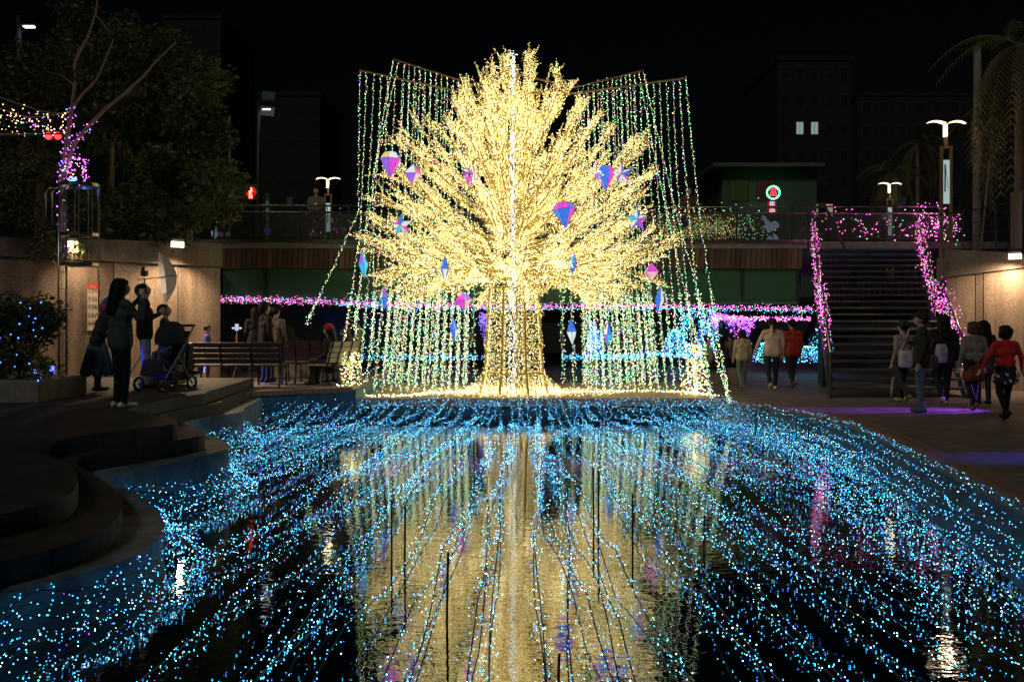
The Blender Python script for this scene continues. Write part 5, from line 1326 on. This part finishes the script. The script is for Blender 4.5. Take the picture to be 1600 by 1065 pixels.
# ================================================================== people
def capsule(mb, a, b, ra, rb, n=10):
    a, b = Vector(a), Vector(b); d = b - a
    if d.length < 1e-5: d = Vector((0,0,1e-4)); b = a + d
    u = d.normalized(); pts, rad = [], []
    for t in (-0.98,-0.8,-0.45): pts.append(a + u*ra*t); rad.append(ra*math.sqrt(1-t*t))
    pts.append(a); rad.append(ra); pts.append(b); rad.append(rb)
    for t in (0.45,0.8,0.98): pts.append(b + u*rb*t); rad.append(rb*math.sqrt(1-t*t))
    mb.tube(pts, rad, n)
CLOTH = {}
def cloth(c, rough=0.85):
    k = tuple(round(x,3) for x in c)
    if k not in CLOTH: CLOTH[k] = mat('cloth_%d' % len(CLOTH), c, rough, vary=0.3, scale=12, bump=0.02, bscale=11, stretch=(1,1,0.45), spec=0.15)
    return CLOTH[k]
M_skin = mat('skin', (0.48,0.30,0.22), 0.55, vary=0.06)
def union_mesh(name, caps, mats, voxel, parent=None, smooth=4):
    """one continuous surface round all the capsules, faces coloured by the nearest one"""
    mb = MB()
    for c in caps: capsule(mb, c[0], c[1], c[2], c[3])
    me = bpy.data.meshes.new(name); me.from_pydata(mb.v, [], mb.f)
    o = bpy.data.objects.new(name, me); C.objects.link(o)
    r = o.modifiers.new('r','REMESH'); r.mode = 'VOXEL'; r.voxel_size = voxel; r.use_smooth_shade = True
    s = o.modifiers.new('s','SMOOTH'); s.factor = 0.5; s.iterations = smooth
    dg = bpy.context.evaluated_depsgraph_get(); dg.update()
    nm = bpy.data.meshes.new_from_object(o.evaluated_get(dg))
    bpy.data.objects.remove(o); bpy.data.meshes.remove(me)
    nm.name = name
    nm.materials.clear()
    for m in mats: nm.materials.append(m)
    n = len(nm.polygons); cen = np.empty(n*3); nm.polygons.foreach_get('center', cen); cen = cen.reshape(-1,3)
    A = np.array([tuple(c[0]) for c in caps]); B = np.array([tuple(c[1]) for c in caps]); ra = np.array([c[2] for c in caps]); rb = np.array([c[3] for c in caps]); lab = np.array([c[4] for c in caps])
    best = np.full(n, 1e9); idx = np.zeros(n, np.int32)
    for k in range(len(caps)):
        d = B[k]-A[k]; L2 = max(1e-8, d@d); t = np.clip(((cen-A[k])@d)/L2, 0, 1); q = A[k] + t[:,None]*d
        dist = np.linalg.norm(cen-q, axis=1) - (ra[k] + (rb[k]-ra[k])*t)
        m = dist < best; best[m] = dist[m]; idx[m] = lab[k]
    nm.polygons.foreach_set('material_index', idx); nm.polygons.foreach_set('use_smooth', [True]*n); nm.update()
    ob = bpy.data.objects.new(name, nm); link(ob, parent); return ob
SK, TP, BT, SH, EX = 0, 1, 2, 3, 4
def person(label, loc, h, heading, top=(0.05,0.05,0.06), bottom=(0.03,0.03,0.04), shoes=(0.03,0.03,0.03), hair=(0.012,0.010,0.009), pose='stand', arms=('down','down'), lean=0.0, headturn=0.0, headtilt=0.0, hairstyle='short', bulk=1.0, voxel=0.016, skirt=None, coat=None, extra=None, hat=None, eyes=False, group=None, sleeves=True, build=True):
    k = h/1.70
    V = lambda x, y, z: Vector((x, y, z))
    caps = []
    def cap(a, b, ra, rb, l): caps.append((a*k, b*k, ra*k, rb*k, l))
    hipz = 0.92 if pose != 'sit' else 0.50
    if pose == 'crouch': hipz = 0.55
    # legs
    for s in (-1, 1):
        hip = V(0.09*s, 0, hipz-0.02)
        if pose == 'stand': knee, ank = V(0.10*s, 0.025, 0.49), V(0.105*s, 0.0, 0.075)
        elif pose == 'walk':
            f = s; knee = V(0.10*s, 0.10 if f > 0 else 0.02, 0.50); ank = V(0.10*s, 0.17, 0.075) if f > 0 else V(0.10*s, -0.22, 0.13)
        elif pose == 'sit': knee, ank = V(0.12*s, 0.42, 0.50), V(0.12*s, 0.40, 0.075)
        elif pose == 'crouch': knee, ank = V(0.14*s, 0.33, 0.48), V(0.12*s, 0.05, 0.075)
        rb_ = bulk
        cap(hip, knee, 0.088*rb_, 0.060*rb_, BT); cap(knee, ank, 0.058*rb_, 0.042*rb_, BT)
        toe = ank + V(0.01*s, 0.155, -0.035); heel = ank + V(0,-0.045,-0.03)
        if pose == 'walk' and s < 0: toe = ank + V(0, 0.10, -0.09); heel = ank + V(0,-0.06,0.02)
        cap(heel, ank + V(0,0.05,-0.028), 0.042, 0.042, SH); cap(ank + V(0,0.05,-0.03), toe, 0.042, 0.033, SH)
    # trunk, leaned about the hips
    Rl = Matrix.Rotation(-lean, 3, 'X'); H0 = V(0,0,hipz)
    def up(v): return H0 + Rl @ (v - V(0,0,0.92))
    b = bulk
    cap(H0 + V(-0.07,0,0), H0 + V(0.07,0,0), 0.112*b, 0.112*b, BT)
    cap(up(V(-0.06,0,1.05)), up(V(0.06,0,1.05)), 0.112*b, 0.112*b, TP)
    cap(up(V(-0.08,0.005,1.22)), up(V(0.08,0.005,1.22)), 0.115*b, 0.115*b, TP)
    cap(up(V(-0.145,0,1.36)), up(V(0.145,0,1.36)), 0.070*b, 0.070*b, TP)
    cap(up(V(0,-0.01,1.0)), up(V(0,-0.01,1.38)), 0.11*b, 0.085*b, TP)
    cap(up(V(0,0,1.40)), up(V(0,0.015,1.50)), 0.052, 0.048, SK)
    if coat:      # longer jacket or coat: flares below the waist to z = coat
        for x_ in (-0.08, -0.03, 0.03, 0.08): cap(up(V(x_*0.8,0,1.10)), H0 + V(x_,0,coat-0.92), 0.112*b, 0.118*b, TP)
    if skirt:
        z1, fl = skirt
        for a in range(8):
            an = 2*math.pi*a/8; cap(H0 + V(0.05*math.cos(an),0.04*math.sin(an),0.02), V(fl*math.cos(an), fl*0.85*math.sin(an), z1), 0.09, 0.075, EX)
    # head
    N = up(V(0,0.015,1.49)); Rh = Rl @ Matrix.Rotation(headturn, 3, 'Z') @ Matrix.Rotation(-headtilt, 3, 'X')
    def hd(v): return N + Rh @ (v - V(0,0.015,1.49))
    cap(hd(V(0,0.0,1.605)), hd(V(0,0.03,1.60)), 0.088, 0.085, SK); cap(hd(V(0,0.045,1.53)), hd(V(0,0.05,1.555)), 0.058, 0.066, SK)
    cap(hd(V(0,0.115,1.60)), hd(V(0,0.132,1.565)), 0.010, 0.015, SK); cap(hd(V(0,0.10,1.527)), hd(V(0,0.104,1.525)), 0.018, 0.018, SK)
    for s in (-1,1): cap(hd(V(0.088*s,0.0,1.59)), hd(V(0.092*s,-0.008,1.56)), 0.018, 0.013, SK)
    # arms
    hands = {}
    for s, mode in zip((-1,1), arms):
        sh = up(V(0.19*s,0,1.365))
        if mode == 'down': el, wr = up(V(0.245*s,-0.03,1.09)), up(V(0.255*s,0.05,0.86)); fd = V(0,0.25,-1)
        elif mode == 'swing': el, wr = up(V(0.25*s,-0.10*s,1.10)), up(V(0.26*s,0.02-0.16*s,0.88)); fd = V(0,-0.3*s+0.2,-1)
        elif mode == 'phone': el, wr = up(V(0.235*s,0.0,1.10)), up(V(0.10*s,0.215,1.20)); fd = V(-0.6*s,0.5,0.7)
        elif mode == 'raised': el, wr = up(V(0.27*s,0.13,1.17)), up(V(0.09*s,0.27,1.42)); fd = V(-0.4*s,0.25,0.9)
        elif mode == 'lap': el, wr = up(V(0.24*s,0.0,1.10)), up(V(0.13*s,0.26,1.01)); fd = V(-0.4*s,1,-0.1)
        elif mode == 'out': el, wr = up(V(0.31*s,0.03,1.13)), up(V(0.38*s,0.12,0.92)); fd = V(0.3*s,0.3,-1)
        else: el, wr = mode
        fd = (Rl @ fd).normalized()
        ls = TP if sleeves else SK
        cap(sh, el, 0.056*b, 0.044*b, TP); cap(el, wr, 0.043*b, 0.030*b, ls)
        # hand: palm, four fingers of unequal length bent at the knuckle, thumb from the side of the palm
        sd = fd.cross(V(1,0,0) if abs(fd.x) < 0.8 else V(0,0,1)).normalized(); nr = sd.cross(fd).normalized()
        pm = wr + fd*0.075
        cap(wr + fd*0.01, pm, 0.026, 0.030, SK); cap(pm - sd*0.022, pm + sd*0.022, 0.017, 0.017, SK)
        for j, (o_, ln_) in enumerate(((-0.030,0.060),(-0.010,0.074),(0.010,0.070),(0.029,0.054))):
            r0 = pm + sd*o_ + fd*0.015; kn = r0 + fd*ln_*0.55 + nr*0.012*s; tp2 = kn + (fd*0.6 + nr*0.8*s).normalized()*ln_*0.5
            cap(r0, kn, 0.0098, 0.0090, SK); cap(kn, tp2, 0.0090, 0.0080, SK)
        cap(wr + fd*0.035 + sd*0.022, wr + fd*0.085 + sd*0.058 + nr*0.01*s, 0.012, 0.0095, SK)
        hands[s] = (pm + fd*0.04)
    mats = [M_skin, cloth(top), cloth(bottom), cloth(shoes, 0.6), cloth(extra or bottom)]
    body = union_mesh('person', caps, mats, voxel)
    body.location = loc; body.rotation_euler = (0,0,heading)
    tag(body, label, 'person', group)
    # hair
    if hairstyle:
        hc = []
        def hcap(a, b_, ra, rb): hc.append((a*k, b_*k, ra*k, rb*k, 0))
        hcap(hd(V(0,-0.020,1.628)), hd(V(0,0.020,1.635)), 0.092, 0.080)
        hcap(hd(V(-0.03,-0.045,1.60)), hd(V(0.03,-0.045,1.60)), 0.078, 0.078)
        for s in (-1,1): hcap(hd(V(0.055*s,0.045,1.655)), hd(V(0.072*s,0.0,1.60)), 0.040, 0.034)
        if hairstyle == 'bob':
            for s in (-1,0,1): hcap(hd(V(0.05*s,-0.05,1.60)), hd(V(0.045*s,-0.05+0.03*abs(s),1.50)), 0.066, 0.050)
            for s in (-1,1): hcap(hd(V(0.085*s,0.0,1.60)), hd(V(0.088*s,0.01,1.50)), 0.034, 0.034)
        if hairstyle == 'long':
            for s in (-1,0,1): hcap(hd(V(0.045*s,-0.055,1.58)), up(V(0.07*s,-0.115,1.26)), 0.066, 0.044)
            for s in (-1,1): hcap(hd(V(0.085*s,0.0,1.60)), up(V(0.10*s,-0.06,1.36)), 0.036, 0.034)
        if hairstyle == 'ponytail': hcap(hd(V(0,-0.125,1.62)), up(V(0.0,-0.15,1.36)), 0.040, 0.022)
        if hairstyle == 'hood':
            hcap(hd(V(0,-0.04,1.60)), hd(V(0,-0.06,1.50)), 0.10, 0.10)
        hm = cloth(hair, 0.55)
        union_mesh('hair' if hairstyle != 'hood' else 'hood', hc, [hm], voxel*0.95, body, smooth=3)
    if hat:
        col, kind = hat; hc = []
        def hcap(a, b_, ra, rb): hc.append((a*k, b_*k, ra*k, rb*k, 0))
        hcap(hd(V(0,-0.01,1.645)), hd(V(0,0.01,1.655)), 0.102, 0.094)
        if kind == 'cap': hcap(hd(V(-0.03,0.09,1.645)), hd(V(0,0.17,1.63)), 0.03, 0.02); hcap(hd(V(0.03,0.09,1.645)), hd(V(0,0.17,1.63)), 0.03, 0.02)
        if kind == 'beanie': hcap(hd(V(-0.03,-0.02,1.62)), hd(V(0.03,-0.02,1.62)), 0.098, 0.098)
        if kind == 'brim':
            for a in range(10): an = 2*math.pi*a/10; hcap(hd(V(0,0,1.645)), hd(V(0.15*math.cos(an),0.15*math.sin(an),1.625)), 0.03, 0.014)
        union_mesh('hat', hc, [cloth(col)], voxel*0.95, body, smooth=2)
    if eyes:
        for s in (-1,1):
            mb = MB(); c = hd(V(0.034*s,0.104,1.605))*k; mb.lathe([(0.001,-0.009),(0.011,-0.004),(0.012,0.003),(0.001,0.009)], tuple(c), 8); mb.build('eye', mat('eye_dark',(0.02,0.015,0.012),0.2), body)
        mb = MB(); c = hd(V(0,0.113,1.545))*k; mb.box(tuple(c), (0.045,0.012,0.010), rot=Rh); mb.build('mouth', mat('lip',(0.3,0.1,0.09),0.5), body)
    return body, hands, k
def world_of(body, v): return body.matrix_basis @ v
def feet(px, py, z): p_ = on(px, py, z); return (p_.x, p_.y, z)
R_D = math.radians
# -- left group
pt = on_terrace(188, 637)
w1, hh, k = person('woman in grey jacket and white shoes raising her phone', tuple(pt), 1.66, R_D(-42), top=(0.06,0.08,0.085), bottom=(0.015,0.015,0.017), shoes=(0.62,0.64,0.66), hairstyle='long', arms=('raised','raised'), bulk=1.12, coat=0.86, voxel=0.013)
ph = w1.matrix_basis @ ((hh[1]+hh[-1])*0.5*k)
mb = MB(); mb.box((0,0,0),(0.155,0.012,0.078)); o = mb.build('phone', mat('phone_black',(0.015,0.015,0.018),0.2), bevel=0.006); o.location = ph + Vector((0,0,0.02)); o.rotation_euler = (0,0,R_D(-42)); tag(o, 'dark phone held up by the woman in white shoes', 'phone')
mb = MB(); mb.box((0,-0.0075,0),(0.135,0.002,0.066)); mb.build('screen', glow('phone_view',(0.16,0.22,0.2),0.35,False), o)
pt = on_terrace(152, 611)
person('woman bending in a flared blue-grey dress and pink scarf', tuple(pt), 1.50, R_D(-70), top=(0.05,0.05,0.07), bottom=(0.05,0.05,0.06), shoes=(0.12,0.12,0.13), extra=(0.20,0.28,0.33), skirt=(0.34,0.26), lean=0.30, hairstyle='hood', hair=(0.45,0.10,0.24), hat=((0.10,0.12,0.55),'beanie'), arms=('lap','lap'), bulk=1.15, voxel=0.014)
pt = on_terrace(226, 606)
person('man in black jacket and jeans lit bright blue', tuple(pt), 1.74, R_D(-62), top=(0.02,0.02,0.025), bottom=(0.30,0.34,0.42), shoes=(0.03,0.03,0.03), arms=('phone','phone'), headtilt=-0.35, bulk=1.08, coat=0.88, voxel=0.014, eyes=True)
pt = on_terrace(272, 607); pt.z += 0.0
person('man in navy shirt sitting by the wall looking at a phone', ((258-CX)*(pt.y+1.0)/F, pt.y+1.0, pt.z+0.16), 1.66, R_D(-80), top=(0.04,0.05,0.085), bottom=(0.10,0.09,0.09), pose='sit', arms=('phone','lap'), headtilt=-0.25, sleeves=False, eyes=True, voxel=0.014)
mb = MB(); mb.bbox((-0.3,-0.28,0),(0.3,0.28,0.52)); o = mb.build('stone_seat', M_granite, bevel=0.03); o.location = ((256-CX)*(pt.y+1.0)/F, pt.y+1.02, pt.z); tag(o, 'low granite block seat under the man in navy shirt', 'seat')
person('baby sitting in the dark stroller', tuple(Vector(st.location) + Vector((0.02,-0.02,0.36))), 0.78, R_D(155), top=(0.10,0.12,0.16), bottom=(0.12,0.13,0.16), pose='sit', arms=('lap','lap'), hair=(0.02,0.015,0.012), voxel=0.010, bulk=1.3, eyes=True)
person('boy in a blue-violet shirt behind the long bench', feet(324, 596, Zb), 1.26, R_D(-75), top=(0.10,0.08,0.45), bottom=(0.05,0.05,0.06), shoes=(0.3,0.3,0.3), sleeves=False, eyes=True)
person('man in a dark coat standing behind the long bench', feet(415, 598, Zb), 1.74, R_D(-50), top=(0.025,0.02,0.018), bottom=(0.03,0.03,0.03), coat=0.72, bulk=1.12, arms=('phone','down'), headtilt=-0.25, hat=((0.02,0.018,0.018),'beanie'))
person('person in a pale jacket with dark straps beside the coated man', feet(431, 594, Zb), 1.66, R_D(-20), top=(0.13,0.12,0.11), bottom=(0.05,0.05,0.06), coat=0.9, bulk=1.05)
person('person in black with a blue-lit pocket behind the coated man', feet(399, 592, Zb), 1.66, R_D(35), top=(0.03,0.03,0.04), bottom=(0.02,0.02,0.03), coat=0.9, arms=('phone','phone'), hairstyle='long')
person('dark seated figure behind the purplish bench', (at(452,0,21.6).x, 21.6, Zb), 1.62, R_D(20), top=(0.025,0.025,0.03), bottom=(0.02,0.02,0.02), pose='sit', arms=('lap','lap'), hairstyle='long', coat=0.85)
mb = MB(); mb.bbox((-0.5,-0.2,0),(0.5,0.2,0.42)); o = mb.build('stone_seat', M_granite_dark, bevel=0.02); o.location = (at(452,0,21.6).x, 21.62, Zb-0.025); tag(o, 'low dark stone block under the seated figure behind the benches', 'seat')
pb = on(505, 602, Zb)
person('person in red knit hat and dark coat sitting on the pale bench', (pb.x+0.18, pb.y+0.08, Zb), 1.68, R_D(80), top=(0.04,0.03,0.035), bottom=(0.05,0.05,0.06), pose='sit', arms=('lap','lap'), hat=((0.35,0.04,0.035),'beanie'), hairstyle='long', coat=0.80, bulk=1.15, lean=0.12)
person('long-haired woman sitting beside the red-hatted person', (pb.x+0.34, pb.y+0.62, Zb), 1.60, R_D(65), top=(0.10,0.08,0.07), bottom=(0.05,0.05,0.06), pose='sit', arms=('lap','lap'), hair=(0.06,0.03,0.02), hairstyle='long', coat=0.85)
w2, hh, k = person('person in a beige jacket behind the light strings holding a phone', feet(561, 595, Zp), 1.66, R_D(95), top=(0.36,0.26,0.17), bottom=(0.06,0.05,0.05), arms=('phone','phone'), coat=0.88)
ph = w2.matrix_basis @ (hh[-1]*k); mb = MB(); mb.box((0,0,0.04),(0.012,0.075,0.15)); o = mb.build('phone', mat('phone_white',(0.6,0.58,0.55),0.3), bevel=0.006); o.location = ph; tag(o, 'pale phone held by the person in the beige jacket', 'phone')
# -- right of the tree
person('man in a grey-green shirt sitting beside the light cone', feet(1106, 600, Zr), 1.68, R_D(-75), top=(0.14,0.17,0.14), bottom=(0.03,0.03,0.035), pose='sit', arms=('lap','lap'))
person('person in black sitting next to the grey-green shirt', feet(1127, 598, Zr), 1.64, R_D(-60), top=(0.025,0.025,0.03), bottom=(0.02,0.02,0.025), pose='sit', arms=('lap','lap'), hairstyle='long')
sb = feet(1115, 599, Zr); mb = MB(); mb.bbox((-0.55,-0.3,0),(0.65,0.3,0.42)); o = mb.build('stone_seat', M_granite_dark, bevel=0.02); o.location = (sb[0]-0.02, sb[1]+0.12, Zr-0.015); tag(o, 'dark stone block seat beside the light cone', 'seat')
w3, hh, k = person('person in olive top holding up a lit phone beside the hooded girl', feet(1141, 598, Zr), 1.32, R_D(12), top=(0.13,0.12,0.085), bottom=(0.03,0.03,0.035), arms=('phone','down'), coat=0.8)
ph = w3.matrix_basis @ (hh[-1]*k); mb = MB(); mb.box((0,0,0.04),(0.07,0.012,0.14)); o = mb.build('phone', mat('phone_shell',(0.1,0.1,0.1),0.3), bevel=0.006); o.location = ph + Vector((-0.05,-0.02,0)); tag(o, 'phone with lit screen held by the person in the olive top', 'phone'); mb = MB(); mb.box((0,-0.0075,0.04),(0.06,0.002,0.125)); mb.build('screen', glow('phone_lit',(0.9,0.75,0.4),0.5,False), o)
person('girl in a beige hooded top and grey-green trousers walking away', feet(1160, 606, Zr), 1.42, R_D(5), top=(0.42,0.33,0.22), bottom=(0.14,0.17,0.15), shoes=(0.32,0.24,0.18), pose='walk', hairstyle='bob', bulk=1.1, coat=0.9)
w4, hh, k = person('woman in a cream sweater and dark trousers walking away', feet(1207, 609, Zr), 1.70, R_D(-4), top=(0.60,0.44,0.33), bottom=(0.025,0.025,0.03), shoes=(0.6,0.52,0.38), pose='walk', hairstyle='ponytail', arms=('out','down'), bulk=1.12, coat=0.9, voxel=0.014)
person('person in a red jacket walking beside the cream sweater', feet(1238, 606, Zr), 1.66, R_D(14), top=(0.36,0.045,0.03), bottom=(0.03,0.028,0.03), shoes=(0.2,0.15,0.12), pose='walk', hairstyle='short', bulk=1.1, coat=0.88, voxel=0.014)
person('person in a light shirt carrying a white shoulder bag by the stairs', feet(1411, 628, Zr), 1.62, R_D(25), top=(0.34,0.28,0.22), bottom=(0.05,0.06,0.06), shoes=(0.5,0.42,0.32), pose='walk', arms=('down','down'), hat=((0.05,0.05,0.05),'brim'), bulk=1.1, voxel=0.014)
person('man in a cap, dark top and blue jeans turned to the stairs', feet(1440, 644, Zr), 1.78, R_D(68), top=(0.035,0.035,0.035), bottom=(0.10,0.15,0.20), shoes=(0.10,0.14,0.22), arms=('down','phone'), hat=((0.04,0.035,0.03),'cap'), bulk=1.15, coat=0.86, voxel=0.014)
person('person in black with a pale rucksack walking to the stairs', feet(1474, 633, Zr), 1.76, R_D(-8), top=(0.02,0.02,0.022), bottom=(0.02,0.02,0.025), shoes=(0.45,0.42,0.42), pose='walk', hairstyle='long', bulk=1.15, coat=0.8, voxel=0.014)
person('woman in grey knit with a red shirt tied round her waist', feet(1521, 642, Zr), 1.62, R_D(6), top=(0.24,0.21,0.18), bottom=(0.02,0.02,0.024), shoes=(0.32,0.28,0.24), extra=(0.16,0.045,0.04), skirt=(0.64,0.14), pose='walk', hairstyle='bob', hair=(0.08,0.06,0.05), bulk=1.15, arms=('down','down'), voxel=0.014)
person('person in a dark coat just beyond the grey-knit woman', feet(1537, 632, Zr), 1.64, R_D(4), top=(0.06,0.055,0.055), bottom=(0.04,0.04,0.045), hairstyle='long', bulk=1.12, coat=0.7)
wred, hh, k = person('woman in a red cardigan and star-print skirt walking away', feet(1571, 656, Zr), 1.56, R_D(3), top=(0.52,0.035,0.03), bottom=(0.012,0.012,0.014), shoes=(0.02,0.02,0.02), extra=(0.025,0.025,0.035), skirt=(0.72,0.15), pose='walk', hairstyle='bob', arms=('out','out'), bulk=1.06, voxel=0.012)
rs = random.Random(2)
for i in range(16):      # pale stars on the skirt
    a = R_D(rs.uniform(185, 355)); zz_ = rs.uniform(0.66, 0.84); rad = (0.20 + 0.05*(0.84-zz_)/0.18)
    mb = MB(); ring = []
    for q_ in range(10):
        an = math.pi/2 + q_*math.pi/5; r2 = 0.030 if q_ % 2 == 0 else 0.012; ring.append((r2*math.cos(an), 0, r2*math.sin(an)))
    mb.add(ring + [(x, 0.006, z) for x, _, z in ring], [tuple(range(10)), tuple(range(19,9,-1))]); o = mb.build('star_print', cloth((0.5,0.5,0.55)), wred)
    o.location = (rad*1.02*math.cos(a), rad*0.93*math.sin(a), zz_*1.56/1.7*1.0); o.rotation_euler = (0, rs.uniform(0,1), a + math.pi/2)
# bags
def shoulder_bag(px, py, d, w, h, t, col, label, rz=0.0, strap=True, name='shoulder_bag'):
    p_ = at(px, py, d); root = empty(name, tuple(p_), rz); tag(root, label, 'bag')
    mb = MB(); mb.lathe([(0.30,-0.5),(0.46,-0.42),(0.5,-0.1),(0.44,0.3),(0.36,0.48),(0.30,0.5)], (0,0,0), 14)
    o = mb.build('pouch', cloth(col), root, smooth=True); o.scale = (w, t, h)
    if strap: mb = MB(); mb.tube([(-w*0.38,0,h*0.42),(0,0.02,h*1.0),(w*0.30,0.04,h*1.75)], 0.014, 6); mb.build('strap', cloth(col), root)
    mb = MB(); mb.box((0,-t*0.5,h*0.12),(w*0.6,0.02,h*0.45)); mb.build('pocket', cloth(tuple(c*0.85 for c in col)), root, bevel=0.008)
dd = feet(1411,628,Zr)[1]
shoulder_bag(1415, 561, dd-0.20, 0.30, 0.34, 0.16, (0.55,0.50,0.50), 'white slouchy shoulder bag on the light shirt walker')
shoulder_bag(1471, 552, feet(1474,633,Zr)[1]-0.24, 0.24, 0.36, 0.18, (0.42,0.36,0.52), 'pale lilac rucksack on the person in black', name='rucksack', strap=False)
shoulder_bag(1455, 565, feet(1440,644,Zr)[1]-0.10, 0.30, 0.24, 0.14, (0.10,0.10,0.09), 'grey messenger bag at the hip of the man in the cap', rz=0.3)
p_ = at(1392, 604, dd-0.05); mb = MB(); mb.lathe([(0.012,0),(0.03,0.18),(0.02,0.36),(0.008,0.42)], (0,0,0), 8); o = mb.build('folded_umbrella', cloth((0.45,0.36,0.25))); o.location = (p_.x, p_.y, p_.z-0.2); o.rotation_euler = (0, 0.12, 0); tag(o, 'pale folded umbrella hanging from the light shirt walker', 'umbrella')
mb = MB(); mb.tube([(0,0,0.42),(0,0,0.5),(0.03,0,0.53),(0.05,0,0.5)], 0.007, 6); mb.build('handle', M_dark_steel, o)
# -- people on the bridge and silhouettes below it
person('person with a pale shirt looking over the bridge railing by the lamp', (at(494,0,28.0).x, 28.0, bz(377)), 1.78, R_D(180), top=(0.2,0.17,0.14), bottom=(0.04,0.04,0.04), arms=('lap','lap'), voxel=0.022, eyes=True)
person('person with dark hair looking over the railing beside the crown', (at(1076,0,28.2).x, 28.2, bz(377)), 1.82, R_D(180), top=(0.08,0.05,0.045), bottom=(0.04,0.04,0.04), arms=('lap','lap'), voxel=0.022, hairstyle='bob', eyes=True)
for i, (px, py, hd_, hgt, lab) in enumerate(((1056,572,10,1.62,'dark figure before the cyan column, nearer the tree'),(1087,574,-20,1.70,'dark figure before the cyan column, nearer the stairs'),(1128,571,160,1.62,'dark figure under the violet icicle lights'),(1182,566,0,1.6,'dark figure under the bridge left of the cream sweater'),(1266,566,20,1.6,'dark figure under the bridge by the low cyan shrub'))):
    person(lab, feet(px, py, Zr), hgt, R_D(hd_), top=(0.03,0.03,0.035), bottom=(0.025,0.025,0.03), voxel=0.022, hairstyle=('long','short')[i%2], coat=0.8, group='dark figures under the bridge')
